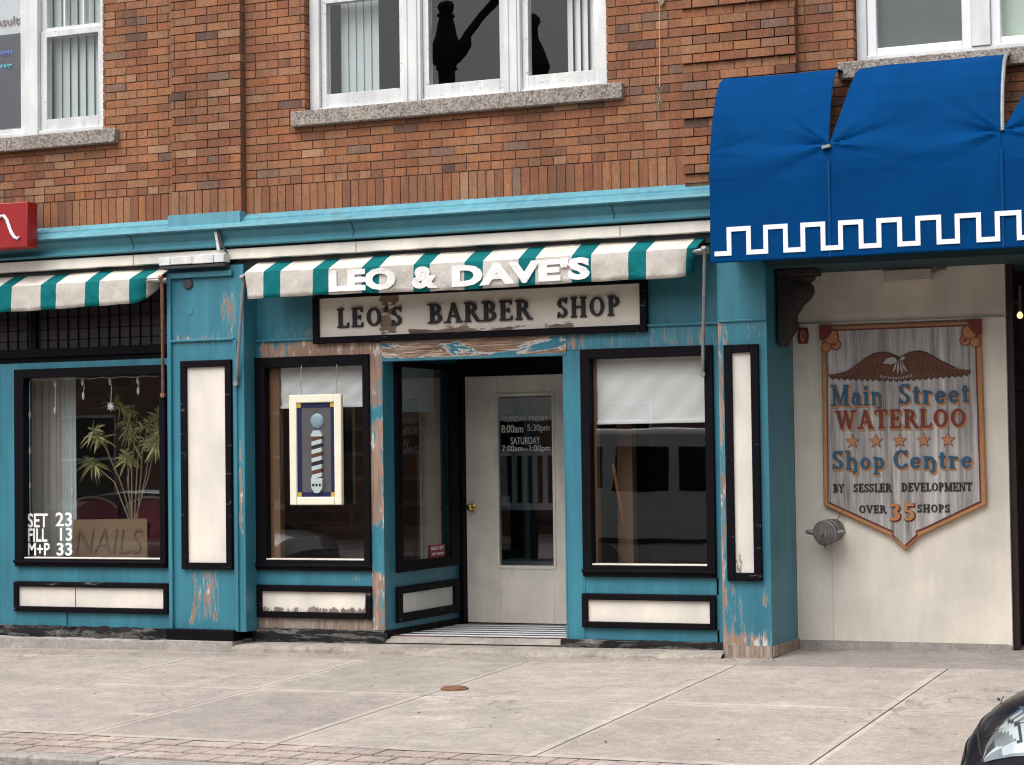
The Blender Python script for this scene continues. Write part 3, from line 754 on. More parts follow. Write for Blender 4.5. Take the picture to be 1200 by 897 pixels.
# right window: vinyl replacement units
mb = MB(); wx = WINS['R']
mb.frame(wx[0], wx[1], 4.302, wx[3], .075, YC, .09, wb=.05); mb.box(-2.68, -2.545, YC-.01, .09, 4.352, wx[3]-.08); mb.box(-1.86, -1.72, YC-.01, .09, 4.352, wx[3]-.08)
W3 = mb.build('window', 'white_paint', BLD, .004)
W3['label'] = 'right upstairs window with new white vinyl units'
sill(*SILLS['R'], W3)
mb = MB()
for a, b in ((-3.43, -2.68), (-2.545, -1.86), (-1.72, -1.03)): mb.frame(a, b, 4.352, 6.17, .07, YS-.012, .03, wb=.055)
mb.build('sash', 'vinyl', W3, .006)
mb = MB()
for a, b in ((-3.43, -2.68), (-2.545, -1.86), (-1.72, -1.03)): pane(mb, a+.06, b-.06, 4.4, 6.12, YG)
mb.build('pane', 'glass', W3)
mb = MB(); pane(mb, -3.4, -2.7, 4.36, 6.15, .012); mb.build('insect_screen', 'screen', W3)

# cornice, fascia band, dark gaps
mb = MB(); xa, xb = -15.5, -4.30
mb.extr_x([(YW-.002, 3.502), (-.20, 3.470), (-.225, 3.455), (-.225, 3.443), (-.305, 3.405), (-.31, 3.385), (-.29, 3.378)], xa, xb, 1)
mb.extr_x([(-.29, 3.378), (-.252, 3.374), (-.248, 3.355), (-.236, 3.335), (-.224, 3.317), (-.218, 3.30), (-.219, 3.286), (-.228, 3.272), (-.243, 3.262), (-.252, 3.254), (-.252, 3.246), (-.235, 3.238), (-.15, 3.236)], xa, xb, 0, True)
mb.box(-9.245, -8.56, -.262, -.16, 3.415, 3.520, 1)
CR = mb.build('cornice', ['teal_cornice', 'flashing'], BLD)
mb = MB(); mb.box(xa, xb, -.212, -.03, 3.134, 3.219); mb.build('fascia_band', 'band', BLD, .004)
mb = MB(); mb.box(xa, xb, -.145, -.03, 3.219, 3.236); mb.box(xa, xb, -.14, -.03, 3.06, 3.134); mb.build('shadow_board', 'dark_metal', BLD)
mb = MB(); mb.box(-15.5, 3, -.02, .12, 3.06, 3.21); mb.box(-4.30, 3, -.2, -.02, 3.0, 3.5); mb.build('girder', 'dark_metal', BLD)
mb = MB()   # peeling cap on the pilaster with its leaf and dark crack
for a, b in ((-9.31, -9.205), (-9.2, -8.995), (-8.99, -8.79), (-8.785, -8.69)):
    mb.box(a, b, -.30, -.2, 3.105+random.uniform(-.004, .004), 3.172+random.uniform(-.006, .006))
mb.box(-9.31, -8.69, -.29, -.2, 3.075, 3.10, 1)
mb.prism([(-8.80, 3.36), (-8.775, 3.365), (-8.765, 3.3), (-8.745, 3.21), (-8.775, 3.205), (-8.785, 3.28)], -.27, -.25)
mb.prism([(-8.772, 3.385), (-8.755, 3.385), (-8.725, 3.27), (-8.67, 3.17), (-8.71, 3.2), (-8.752, 3.27)], -.268, -.25, 1)
mb.build('pilaster_cap', ['white_flaked', 'dark_metal'], BLD, .004)
# seams in cornice and fascia
for xx in (-9.62, -7.55, -5.35):
    mb = MB(); mb.tube([(xx, -.301, 3.38), (xx+.004, -.251, 3.355), (xx+.01, -.222, 3.3), (xx+.012, -.245, 3.262), (xx+.012, -.252, 3.25)], .003, 5); mb.build('seam', 'dark_metal', CR)
for xx in (-9.62, -7.53, -5.3):
    mb = MB(); mb.box(xx, xx+.004, -.215, -.207, 3.136, 3.217); mb.build('seam', 'dark_metal', BLD)

# ------------------------------------------------------------------ barber shopfront
BAR = thing('barber_shopfront', (-6.6, 0, 0), 'peeling teal barber shopfront with black frames, two windows and a recessed door', 'shopfront')
def wfun(*spots):
    """wear near spots: (x0,x1,z0,z1,strength,fade)"""
    def f(p):
        s = 0.
        for x0, x1, z0, z1, k, fd in spots:
            dx = max(x0-p[0], p[0]-x1, 0); dz = max(z0-p[2], p[2]-z1, 0); d = math.hypot(dx, dz)
            s = max(s, k*max(0, 1-d/fd))
        return s
    return f
mb = MB()      # front sheathing with its openings
OP = [(-8.50, -7.57, .66, 2.27), (-5.645, -4.70, .64, 2.26), (-7.41, -5.85, 0, 2.288)]
holes_boxes(mb, -8.60, -4.50, .03, 2.47, .004, .10, OP)
mb.box(-8.60, -4.50, .02, .1, 2.47, 3.07)
mb.build('sheathing', 'teal', BAR)
mb = MB()
wf = wfun((-8.5, -7.4, 2.35, 2.40, .55, .16), (-8.15, -7.4, 2.34, 2.44, .75, .1), (-5.85, -4.6, 2.33, 2.45, .30, .1), (-7.7, -7.5, .5, .58, .3, .1), (-7.42, -5.83, 2.45, 2.6, .05, .1))
mb.plate(-8.57, -7.525, .48, .598, 0, wf); mb.plate(-8.57, -7.41, 2.333, 2.462, 0, wf)
mb.plate(-5.85, -4.55, 2.31, 2.462, 0, wf); mb.plate(-5.72, -4.64, .45, .575, 0, wf); mb.plate(-5.72, -4.64, .10, .19, 0, wf)
mb.plate(-4.655, -4.55, .1, 2.31, 0, wf); mb.plate(-8.6, -8.572, .1, 2.462, 0, wf)
mb.plate(-8.57, -4.55, 2.482, 3.06, .016, wfun((-8.4, -8.1, 2.49, 2.52, .38, .12)), .04)
mb.build('panelling', 'teal', BAR)
mb = MB(); mb.box(-8.60, -4.52, -.022, .03, 2.462, 2.482); mb.box(-5.86, -5.845, -.006, .04, .09, 2.288); mb.box(-5.715, -5.70, -.004, .02, .10, 2.3)
mb.build('ledge_trim', 'teal', BAR, .004)
mb = MB(); mb.plate(-7.41, -5.83, 2.288, 2.43, -.008, wfun((-6.5, -5.95, 2.30, 2.43, .10, .2), (-7.0, -6.5, 2.28, 2.43, .18, .2)), .03); mb.box(-7.41, -5.83, -.008, .1, 2.270, 2.289, 1)
mb.build('peeled_lintel', ['lintel', 'teal'], BAR)
mb = MB(); mb.plate(-7.522, -7.412, .11, 2.42, -.006, wfun((-7.5, -7.46, .1, .55, .36, .1), (-7.5, -7.45, 1.0, 1.75, .40, .1), (-7.5, -7.45, 1.95, 2.42, .36, .08)), .012)
mb.box(-7.523, -7.411, -.004, .03, .11, 2.42, 0)
mb.build('corner_post', 'teal_worn', BAR)
mb = MB(); mb.plate(-5.845, -5.715, .1, 2.3, -.003, wfun((-5.84, -5.83, 1.2, 1.6, .3, .03)), .02); mb.build('door_post', 'teal', BAR)
mb = MB(); mb.box(-8.57, -7.525, -.005, .02, .125, .225); mb.build('bare_board', 'barewood', BAR, .004)

def shop_window(parent, x0, x1, z0, z1, gx0, gx1, gz0, gz1, label=None):
    mb = MB()
    mb.box(x0, gx0, -.035, .06, z0, z1); mb.box(gx1, x1, -.035, .06, z0, z1); mb.box(gx0, gx1, -.035, .06, gz1, z1); mb.box(gx0, gx1, -.035, .06, z0, gz0)
    mb.box(x0-.004, x1+.004, -.052, -.035, z0+.03, z0+.055)
    o = mb.build('window', 'black', parent, .005)
    if label: o['label'] = label
    g = MB(); pane(g, gx0-.005, gx1+.005, gz0-.005, gz1+.005, .035); g.build('pane', 'shop_glass', o)
    s = MB(); s.box(gx0, gx1, -.03, .034, gz0, gz0+.012); s.build('glazing_bead', 'band', o, .003)
    return o
def low_panel(parent, x0, x1, z0, z1, wd, mat, wf=None, y=0, name='panel'):
    mb = MB(); mb.frame(x0, x1, z0, z1, wd, y-.035, y+.004); o = mb.build(name+'_frame', 'black_worn', parent, .006)
    p = MB(); p.plate(x0+wd-.005, x1-wd+.005, z0+wd-.005, z1-wd+.005, y-.008, wf or (lambda p_: 0.), .015); p.build('panel', mat, o)
    return o
WA = shop_window(BAR, -8.575, -7.522, .597, 2.333, -8.478, -7.580, .683, 2.246, 'barber window with the hanging barber pole sign behind it')
WB = shop_window(BAR, -5.708, -4.650, .577, 2.308, -5.632, -4.716, .664, 2.232, 'barber window right of the door with half drawn white blind')
mb = MB(); mb.box(-8.478, -8.385, .045, .12, .683, 2.246); mb.build('inner_post', 'wood', WA, .005)
mb = MB(); mb.box(-5.632, -5.61, .045, .12, .664, 2.232); mb.box(-5.60, -5.47, .45, .55, .5, 2.3); mb.build('inner_post', 'wood', WB, .005)
low_panel(BAR, -8.577, -7.522, .215, .478, .05, 'cream_worn', wfun((-8.6, -7.5, .26, .285, .42, .05), (-7.62, -7.5, .28, .43, .25, .04)))
low_panel(BAR, -5.722, -4.657, .19, .449, .047, 'cream', wfun((-5.7, -4.7, .23, .235, .2, .03)))
# base boards
mb = MB()
n = 24
def rough_board(mb, x0, x1, z0, z1, y0, y1, amp=.006):
    n = max(4, int((x1-x0)/.06)); rows_ = []
    prof = [(y1, z0), (y0, z0), (y0-.003, (z0+z1)/2), (y0, z1-.006), (y0+.012, z1), (y1, z1)]
    for i in range(n+1):
        X = x0+(x1-x0)*i/n; rows_.append([(X, a+random.uniform(-amp, amp)*(a < y1-.001), b+random.uniform(-amp, amp)*(b > z0+.001)) for a, b in prof])
    mb.grid([[rows_[i][j] for i in range(n+1)] for j in range(len(prof))], 0, False)
    mb.face([rows_[0][j] for j in range(len(prof))][::-1]); mb.face([rows_[n][j] for j in range(len(prof))])
rough_board(mb, -8.61, -7.405, .02, .128, -.04, .03); mb.build('base_board', 'base_wood', BAR)
mb = MB(); rough_board(mb, -5.89, -4.56, .005, .10, -.05, .04); mb.build('base_board', 'base_wood', BAR)
mb = MB(); N = 60      # crumbling concrete sill
rowsC = []
for y, z in ((-.30, -.06), (-.285, -.005), (-.25, .016), (-.13, .024), (.0, .03), (.06, .032)):
    rowsC.append([(-8.66+4.12*i/N, y+random.uniform(-.014, .014)*(y < -.1), z+.0125*(-6.6+4.12*i/N+2)*.0+gz(-8.66+4.12*i/N, 0)*.55+.012+random.uniform(-.006, .006)*(y < -.2)) for i in range(N+1)])
mb.grid(rowsC, 0, False); mb.build('concrete_sill', 'lip', BAR)
# recess: floor, left side, soffit, door wall
mb = MB(); mb.grid([[(-7.43, -.03, .036), (-5.8, -.03, .05)], [(-7.43, .06, .078), (-5.8, .06, .088)], [(-7.43, 1.6, .066), (-5.8, 1.6, .078)]], 0, False); mb.build('recess_floor', 'lip', BAR)
mb = MB(); mb.box(-7.5, -5.76, .1, 1.6, 2.42, 2.5); mb.build('recess_soffit', 'teal', BAR)
mb = MB(); mb.box(-7.45, -5.85, 1.475, 1.6, 2.193, 2.42); mb.build('door_header', 'black', BAR)
mb = MB(); mb.box(-7.45, -7.366, 1.40, 1.6, .06, 2.42); mb.build('door_frame', 'black', BAR, .004)
mb = MB(); mb.box(-5.85, -5.76, .1, 1.6, .05, 2.42); mb.build('recess_side', 'teal', BAR)
mb = MB(); mb.box(-5.76, -5.735, .105, 1.6, .05, 2.42); mb.build('inner_panel', 'dark_interior', BAR)
# left side of the recess, plane X=-7.41 facing +X
SX = -7.41
def sbox(mb, y0, y1, z0, z1, d0, d1, mi=0): mb.box(SX+d0, SX+d1, y0, y1, z0, z1, mi)
mb = MB(); sbox(mb, .1, .27, .1, 2.42, -.08, 0); sbox(mb, 1.25, 1.6, .05, 2.42, -.08, 0); sbox(mb, .27, 1.25, .05, .64, -.08, 0); sbox(mb, .27, 1.25, 2.24, 2.42, -.08, 0)
sbox(mb, 0.004, .1, .1, 2.42, -.05, .001)
mb.build('recess_side', 'teal', BAR)
mb = MB(); sbox(mb, .185, .285, .575, 2.29, .001, .03); sbox(mb, 1.20, 1.372, .575, 2.29, .001, .03); sbox(mb, .285, 1.20, .575, .655, .001, .03); sbox(mb, .285, 1.20, 2.235, 2.29, .001, .03)
SWN = mb.build('window', 'black', BAR, .005); SWN['label'] = 'dark side window in the left wall of the door recess'
mb = MB(); mb.face([(SX-.02, .27, .64), (SX-.02, 1.25, .64), (SX-.02, 1.25, 2.24), (SX-.02, .27, 2.24)]); mb.build('pane', 'shop_glass', SWN)
mb = MB(); mb.box(SX-.12, SX-.04, 1.04, 1.18, .6, 2.3); mb.build('inner_post', 'wood', SWN)
mb = MB()
sbox(mb, .175, .26, .175, .46, .001, .032); sbox(mb, 1.25, 1.36, .175, .46, .001, .032); sbox(mb, .26, 1.25, .175, .245, .001, .032); sbox(mb, .26, 1.25, .402, .46, .001, .032)
SPF = mb.build('panel_frame', 'black_worn', BAR, .005)
mb = MB(); sbox(mb, .255, 1.255, .24, .407, .001, .008); mb.build('panel', 'cream', SPF)
mb = MB(); sbox(mb, .02, 1.40, .05, .125, .001, .02); mb.build('base_board', 'black_worn', BAR, .004)
# door
mb = MB(); DX0, DX1, DY = -7.364, -6.29, 1.47
gx0, gx1, dz0, dz1 = -7.055, -6.558, .570, 2.010
mb.box(DX0, gx0, DY, DY+.045, .08, 2.19); mb.box(gx1, DX1, DY, DY+.045, .08, 2.19); mb.box(gx0, gx1, DY, DY+.045, .08, dz0); mb.box(gx0, gx1, DY, DY+.045, dz1, 2.19)
mb.frame(gx0-.025, gx1+.025, dz0-.03, dz1+.03, .025, DY-.008, DY, wb=.03, wt=.03)
DOOR = mb.build('door', 'door', BAR, .003); DOOR['label'] = 'cream door with a tall glass pane and brass knob'
mb = MB(); pane(mb, gx0-.003, gx1+.003, dz0-.003, dz1+.003, DY+.02); mb.build('pane', 'shop_glass', DOOR)
mb = MB(); mb.lathe((-7.304, DY, 1.065), (0, -1, 0), [(0, .034), (.006, .034), (.01, .012), (.035, .011), (.042, .026), (.06, .031), (.075, .022), (.08, .004)]); mb.lathe((-7.345, DY+.0, 1.067), (0, -1, 0), [(0, .02), (.006, .018)]); mb.build('handle', 'brass', DOOR)
yT = DY+.012
for bd, a, b, c, d in (('TUESDAY-FRIDAY', -7.02, -6.60, 1.795, 1.84), ('8:00am', -7.03, -6.83, 1.70, 1.768), ('5:30pm', -6.79, -6.585, 1.695, 1.768), ('SATURDAY', -6.945, -6.675, 1.60, 1.662), ('7:00am--1:00pm', -7.028, -6.58, 1.525, 1.592)):
    mb = MB(); put_text(mb, bd, a, b, c, d, yT); mb.build('lettering', 'letter_white', DOOR)

# pilasters
def wpil(x): return x
mb = MB()
mb.plate(-9.287, -8.57, .11, 3.09, -.2, wfun((-9.25, -8.68, 2.49, 2.50, .40, .10), (-9.1, -9.0, .2, .58, .34, .10), (-8.95, -8.86, .22, .6, .42, .07), (-8.63, -8.6, .9, 1.7, .40, .035), (-9.02, -8.98, 2.88, 2.95, .28, .06), (-8.75, -8.62, 2.5, 2.85, .38, .07), (-9.2, -8.6, .11, .14, .2, .06)), .02)
mb.box(-9.287, -8.57, -.2, .05, .11, 3.09, skip='f')
PA = mb.build('pilaster', 'teal', BAR); PA['label'] = 'tall teal pilaster between the two shops'
mb = MB(); mb.box(-9.28, -8.655, -.222, -.198, 2.475, 2.495); mb.box(-9.285, -9.25, -.226, -.198, .11, 3.05); mb.box(-8.665, -8.63, -.218, -.198, .11, 2.475); mb.box(-9.25, -8.66, -.235, -.198, 3.0, 3.045); mb.build('pilaster_trim', 'teal', PA, .004)
low = low_panel(BAR, -9.158, -8.678, .610, 2.318, .056, 'cream', None, -.2)
mb = MB(); mb.lathe((-9.089, -.2, 2.953), (0, -1, 0), [(0, .045), (.012, .045), (.02, .036)], 20); mb.build('vent_hole', 'dark_metal', PA)
mb = MB(); mb.lathe((-9.089, -.2, 2.73), (0, -1, 0), [(0, .042), (.004, .04), (.005, .001)], 20); mb.build('vent_cover', 'teal', PA)
mb = MB(); mb.box(-9.295, -8.655, -.262, -.1, .035, .125); mb.build('plinth', 'black', PA, .006)
mb = MB(); mb.box(-9.29, -8.66, -.268, -.1, -.09, .035); mb.build('plinth_base', 'kerbstone', PA, .006)
mb = MB()
mb.plate(-4.549, -4.18, .10, 3.09, -.2, wfun((-4.549, -4.53, .1, 2.46, .50, .045), (-4.549, -4.5, 2.1, 2.44, .35, .06), (-4.33, -4.22, 2.34, 2.44, .36, .06), (-4.549, -4.18, .05, .16, .5, .16), (-4.53, -4.4, .2, .56, .33, .09), (-4.24, -4.2, .4, .55, .3, .06), (-4.36, -4.30, 2.72, 2.78, .2, .03)), .014)
mb.box(-4.549, -4.18, -.2, .49, .0, 3.09, skip='f')
PB = mb.build('pilaster', 'teal', BAR); PB['label'] = 'teal pilaster with bare peeling left edge beside the entrance'
mb = MB(); mb.plate(-4.549, -4.18, .01, .10, -.202, wfun(), .02); mb.build('pilaster_foot', 'barewood', PB)
mb = MB(); mb.box(-4.183, -4.165, -.19, .49, .02, .10); mb.build('pilaster_skirting', 'barewood', PB)
mb = MB(); mb.box(-4.545, -4.18, -.214, -.198, 2.462, 2.477); mb.box(-4.192, -4.178, -.212, -.198, 2.5, 2.88); mb.build('pilaster_trim', 'teal', PB, .003)
low_panel(BAR, -4.500, -4.238, .570, 2.293, .06, 'cream_worn', wfun((-4.45, -4.43, .7, 1.5, .12, .04), (-4.44, -4.28, .62, .75, .22, .1)), -.2)

# door mat of rubber ribs
mt = thing('doormat', (-6.6, .5, .09), 'grey striped ribbed mat on the floor before the cream door', 'doormat')
mb = MB(); mb.grid([[(-7.37, .10, .081), (-5.86, .10, .091)], [(-7.37, 1.40, .072), (-5.86, 1.40, .083)]], 0, False); mb.build('mat_base', 'letter_black', mt)
mb = MB(); red = MB()
yv = .12; k = 0
while yv < 1.34:
    z = .0845-.0068*(yv-.1)
    mb.add([(-7.36, yv, z), (-5.87, yv, z+.0098), (-5.87, yv+.12, z+.0092), (-7.36, yv+.12, z-.0008)], [(0, 1, 2, 3)]); yv += .205
mb.build('mat_rib', 'poster', mt)
mb = MB(); mb.add([(-7.4, .085, .085), (-5.86, .085, .0948), (-5.86, .103, .0952), (-7.4, .103, .0855)], [(0, 1, 2, 3)]); mb.build('mat_edge', 'sticker', mt)

# ------------------------------------------------------------------ nail salon shopfront
SAL = thing('salon_shopfront', (-10.6, 0, 0), 'teal nail salon shopfront with white price lettering and dark transom', 'shopfront')
mb = MB()
holes_boxes(mb, -15.4, -9.25, .10, 2.36, .004, .1, [(-10.88, -9.49, .67, 2.24), (-13.2, -11.26, .67, 2.24)])
mb.build('sheathing', 'teal', SAL)
mb = MB(); wf0 = wfun((-9.5, -9.4, 1., 1.3, .1, .05))
mb.plate(-11.17, -10.972, .1, 2.36, 0, wf0, .03); mb.plate(-9.434, -9.285, .1, 2.36, 0, wf0, .03); mb.plate(-10.972, -9.434, .475, .612, 0, wf0, .03); mb.plate(-10.972, -9.434, .1, .222, 0, wf0, .03); mb.plate(-10.972, -9.434, 2.305, 2.36, 0, wf0, .03)
mb.build('panelling', 'teal', SAL)
WS = shop_window(SAL, -10.97, -9.437, .607, 2.306, -10.872, -9.495, .676, 2.23, 'salon window with white price lettering and a potted plant inside')
WS2 = shop_window(SAL, -13.3, -11.175, .607, 2.306, -13.2, -11.24, .676, 2.23)
low_panel(SAL, -10.985, -9.421, .221, .480, .046, 'cream'); low_panel(SAL, -13.3, -11.18, .221, .478, .046, 'cream')
mb = MB(); mb.box(-11.178, -11.172, -.01, .0, .1, 2.36); mb.box(-10.45, -10.446, -.01, -.004, .11, .22); mb.box(-10.36, -10.356, -.012, -.007, .27, .43); mb.build('board_joint', 'dark_metal', SAL)
for bd, a, b, c, d in (('SET', -10.878, -10.665, .94, 1.062), ('FILL', -10.875, -10.672, .818, .932), ('M+P', -10.875, -10.648, .70, .808), ('23', -10.585, -10.415, .95, 1.07), ('13', -10.54, -10.415, .826, .94), ('33', -10.575, -10.415, .70, .81)):
    mb = MB(); put_text(mb, bd, a, b, c, d, .028, .002, .018); mb.build('lettering', 'letter_white', WS)
mb = MB(); mb.box(-13.6, -9.29, .03, .05, 2.36, 2.41, 0); mb.box(-13.6, -9.29, -.0, .03, 2.41, 2.48, 1); mb.box(-13.6, -9.29, .04, .06, 2.48, 3.06, 2)
for xx in (-10.79, -11.9, -9.33): mb.box(xx-.03, xx+.03, .0, .04, 2.48, 3.06, 1)
xx = -13.5
while xx < -9.3:
    mb.box(xx, xx+.008, .028, .042, 2.48, 2.95, 1); xx += .105
for zz in (2.55, 2.64, 2.74, 2.84): mb.box(-13.6, -9.29, .030, .042, zz, zz+.005, 1)
mb.build('transom', ['black', 'black', 'prism'], SAL)
mb = MB(); rough_board(mb, -13.4, -9.30, .01, .10, -.06, .03, .014); mb.build('base_board', 'base_wood', SAL)
mb = MB(); rough_board(mb, -15, -9.30, -.14, .012, -.17, .05, .006); mb.build('concrete_step', 'kerbstone', SAL)

# ------------------------------------------------------------------ entrance recess on the right
ENT = thing('entrance_wall', (-3.4, .5, 0), 'plain cream boarded wall with a dark doorway under the blue awning', 'wall')
mb = MB(); mb.plate(-4.18, -2.585, .088, 2.466, .5, lambda p: .13 if p[2] < .14 else 0., .05); mb.box(-4.18, -2.585, .503, .6, .0, 2.9)
mb.box(-2.62, -2.583, .493, .62, .07, 2.9); mb.build('boarding', 'cream_wall', ENT)
mb = MB(); mb.box(-4.18, -2.585, .494, .503, 2.466, 2.9); mb.box(-4.18, -2.585, .470, .5, 2.458, 2.466); mb.build('boarding_top', 'cream_wall', ENT)
mb = MB(); mb.box(-3.9065, -3.9035, .496, .502, .09, 1.0); mb.build('board_joint', 'beige_box', ENT)
mb = MB(); mb.box(-4.16, -2.59, .485, .505, .0, .086); mb.build('skirting', 'kerbstone', ENT)
mb = MB(); mb.box(-4.2, 3, -.2, 2, 2.852, 2.93); mb.build('ceiling', 'shaded_teal', ENT)
mb = MB(); mb.box(-2.583, -2.535, .53, .62, .06, 2.86); mb.box(-2.66, -1.3, 1.2, 1.3, .06, 2.86); mb.box(-2.70, -2.64, .601, 1.3, .06, 2.86); mb.box(-1.3, -1.2, .5, 1.3, .06, 2.86); mb.box(-1.2, 3, .5, .6, .06, 2.86)
mb.box(-2.64, -1.3, 1.15, 1.2, 1.95, 2.05); mb.build('doorway', 'maroon', ENT)
mb = MB(); mb.box(-2.56, -2.53, 1.12, 1.2, .4, .8); mb.build('push_bar', 'steel', ENT)

lamp = thing('wall_lamp', (-2.47, .9, 2.5), 'small lit bulb glowing in the dark doorway at right', 'lamp')
mb = MB(); mb.lathe((-2.545, .9, 2.497), (0, 0, 1), [(-.024, .004), (-.018, .017), (0, .024), (.018, .017), (.03, .008)], 14); mb.build('bulb', 'bulb', lamp)
mb = MB(); mb.tube([(-2.545, .9, 2.525), (-2.545, .9, 2.72)], .012); mb.tube([(-2.63, .9, 2.60), (-2.545, .9, 2.60)], .008); mb.box(-2.64, -2.625, .86, .94, 2.55, 2.68); mb.build('lamp_bracket', 'cast_iron', lamp)

# scroll corbel on the pilaster side
cb = thing('corbel', (-4.18, .1, 2.6), 'dark carved scroll bracket under the blue awning beside the pilaster', 'bracket')
pc = [(-4.164, 2.852), (-3.885, 2.852), (-3.885, 2.815), (-3.91, 2.805), (-3.905, 2.775), (-3.945, 2.755), (-3.92, 2.725), (-3.915, 2.68), (-3.935, 2.64), (-3.97, 2.61), (-4.0, 2.585), (-4.02, 2.55), (-4.045, 2.52), (-4.05, 2.48), (-4.035, 2.45), (-4.045, 2.41), (-4.07, 2.38), (-4.09, 2.35), (-4.11, 2.31), (-4.135, 2.275), (-4.164, 2.30)]
mb = MB(); mb.prism(pc, .02, .19); mb.build('scroll', 'corbel', cb, .01)
mb = MB(); mb.box(-4.164, -3.87, .0, .21, 2.80, 2.85); mb.build('corbel_cap', 'corbel', cb, .008)
mb = MB(); mb.lathe((-3.985, .02, 2.69), (0, -1, 0), [(0, .06), (.012, .06), (.014, .04), (.024, .03), (.026, .005)]); mb.build('rosette', 'corbel', cb)

bx = thing('alarm_box', (-3.26, .5, 2.8), 'beige metal box high on the cream wall just below the awning', 'box')
mb = MB(); mb.box(-3.44, -3.10, .38, .493, 2.752, 2.84); mb.build('case', 'beige_box', bx, .008)
mb = MB(); mb.box(-3.46, -3.05, .40, .493, 2.84, 2.852); mb.tube([(-3.10, .44, 2.81), (-3.04, .44, 2.83), (-3.0, .47, 2.84)], .01, 6); mb.build('bracket', 'cast_iron', bx)
hn = thing('number_plaque', (-4.09, .5, 2.38), 'tiny brown plaque with a tan 0 beside the carved sign', 'plaque')
mb = MB(); mb.prism([(-4.128, 2.32), (-4.058, 2.32), (-4.05, 2.38), (-4.058, 2.44), (-4.128, 2.44), (-4.136, 2.38)], .475, .498); mb.build('plate', 'sign_red', hn, .006)
mb = MB(); put_text(mb, '0', -4.112, -4.074, 2.335, 2.425, .472, .003, .02); mb.build('digit', 'sign_orange', hn)

# fire department connection
fd = thing('standpipe_inlet', (-3.92, .5, .88), 'grey metal fire hose inlet with lugs on the cream wall', 'hose inlet')
ax = Vector((-.16, -1, -.10)).normalized(); o = Vector((-3.885, .49, .915))
mb = MB(); mb.lathe(o, ax, [(0, .085), (.015, .085), (.02, .06), (.06, .06), (.07, .085), (.075, .092), (.105, .092), (.11, .085), (.112, .072), (.125, .072)], 28); mb.build('flange', 'cast_iron', fd)
mb = MB(); mb.lathe(o, ax, [(.125, .072), (.128, .092), (.136, .095), (.175, .095), (.182, .088), (.183, .08), (.20, .078), (.201, .062), (.212, .06), (.213, .045), (.222, .043), (.223, .004)], 28); mb.lathe(o+ax*.22, ax, [(0, .016), (.03, .014), (.034, .002)], 10); mb.build('cap', 'cast_iron', fd)
for dx in (-1, 1):
    mb = MB(); c0 = o+ax*.155+Vector((dx*.088, 0, 0)); mb.tube([c0, c0+Vector((dx*.05, -.005, .008)), c0+Vector((dx*.065, -.005, .008))], [.02, .017, .008], 8); mb.build('lug', 'cast_iron', fd)
mb = MB(); c0 = o+ax*.16+Vector((0, 0, -.09)); mb.tube([c0, c0+Vector((0, 0, -.035))], [.015, .006], 8); mb.build('lug', 'cast_iron', fd)
mb = MB(); mb.tube([o+ax*.05+Vector((.04, 0, .07)), o+Vector((.075, -.03, .15)), o+Vector((.08, -.02, .21))], .005, 6); mb.build('chain', 'cast_iron', fd)

# ------------------------------------------------------------------ carved sign
SH = thing('carved_sign', (-3.35, .5, 1.6), 'carved grey wooden sign with brown eagle and blue lettering on the cream wall', 'sign')
YB = .455
out = [(-3.945, 2.445), (-2.755, 2.445), (-2.742, 1.10), (-3.20, .885), (-3.225, .875), (-3.345, .765), (-3.462, .875), (-3.488, .885), (-3.955, 1.10)]
inn = [(-3.895, 2.405), (-2.80, 2.405), (-2.788, 1.128), (-3.215, .928), (-3.262, .912), (-3.258, .885), (-3.345, .805), (-3.43, .885), (-3.425, .912), (-3.47, .928), (-3.91, 1.128)]
mb = MB(); mb.prism(out, YB, .498); mb.build('frame', 'tan_frame', SH, .01)
def grow(poly, d):
    cx_, cz_ = sum(p[0] for p in poly)/len(poly), 1.65
    return [(p[0]+(d if p[0] > cx_ else -d), p[1]+(d if p[1] > cz_ else -d*.9)) for p in poly]
mb = MB(); mb.prism(grow(inn, .010), YB-.004, YB+.005); mb.build('red_line', 'sign_red', SH)
mb = MB(); mb.prism(inn, YB-.009, YB+.005); mb.build('board', 'shield', SH)
def disc(mb, cx_, cz_, r, y0, y1, mi=0, n=14, sx=1.): mb.prism([(cx_+r*sx*math.cos(2*math.pi*i/n), cz_+r*math.sin(2*math.pi*i/n)) for i in range(n)], y0, y1, mi)
for sx, cx_ in ((1, -3.95), (-1, -2.75)):
    mb = MB()
    disc(mb, cx_+sx*.085, 2.362, .060, YB-.013, YB, 1); disc(mb, cx_+sx*.118, 2.302, .042, YB-.0135, YB, 1); disc(mb, cx_+sx*.045, 2.285, .040, YB-.0138, YB, 1)
    disc(mb, cx_+sx*.085, 2.362, .050, YB-.017, YB, 0); disc(mb, cx_+sx*.118, 2.302, .034, YB-.0175, YB, 0); disc(mb, cx_+sx*.045, 2.285, .034, YB-.0178, YB, 0)
    mb.prism([(cx_-sx*.005, 2.455), (cx_+sx*.085, 2.455), (cx_+sx*.092, 2.40), (cx_+sx*.06, 2.355), (cx_+sx*.03, 2.34), (cx_-sx*.005, 2.345)], YB-.021, YB, 1)
    for ang in (35, 80, 125, 170, 215): 
        px, pz = cx_+sx*.112, 2.302
        a = RAD(ang); mb.prism([(px, pz-.006), (px+.035*math.cos(a), pz+.035*math.sin(a)), (px, pz+.006)], YB-.0195-.0005*(ang % 7), YB, 1)
    mb.build('corner_scroll', ['sign_orange', 'sign_red'], SH)
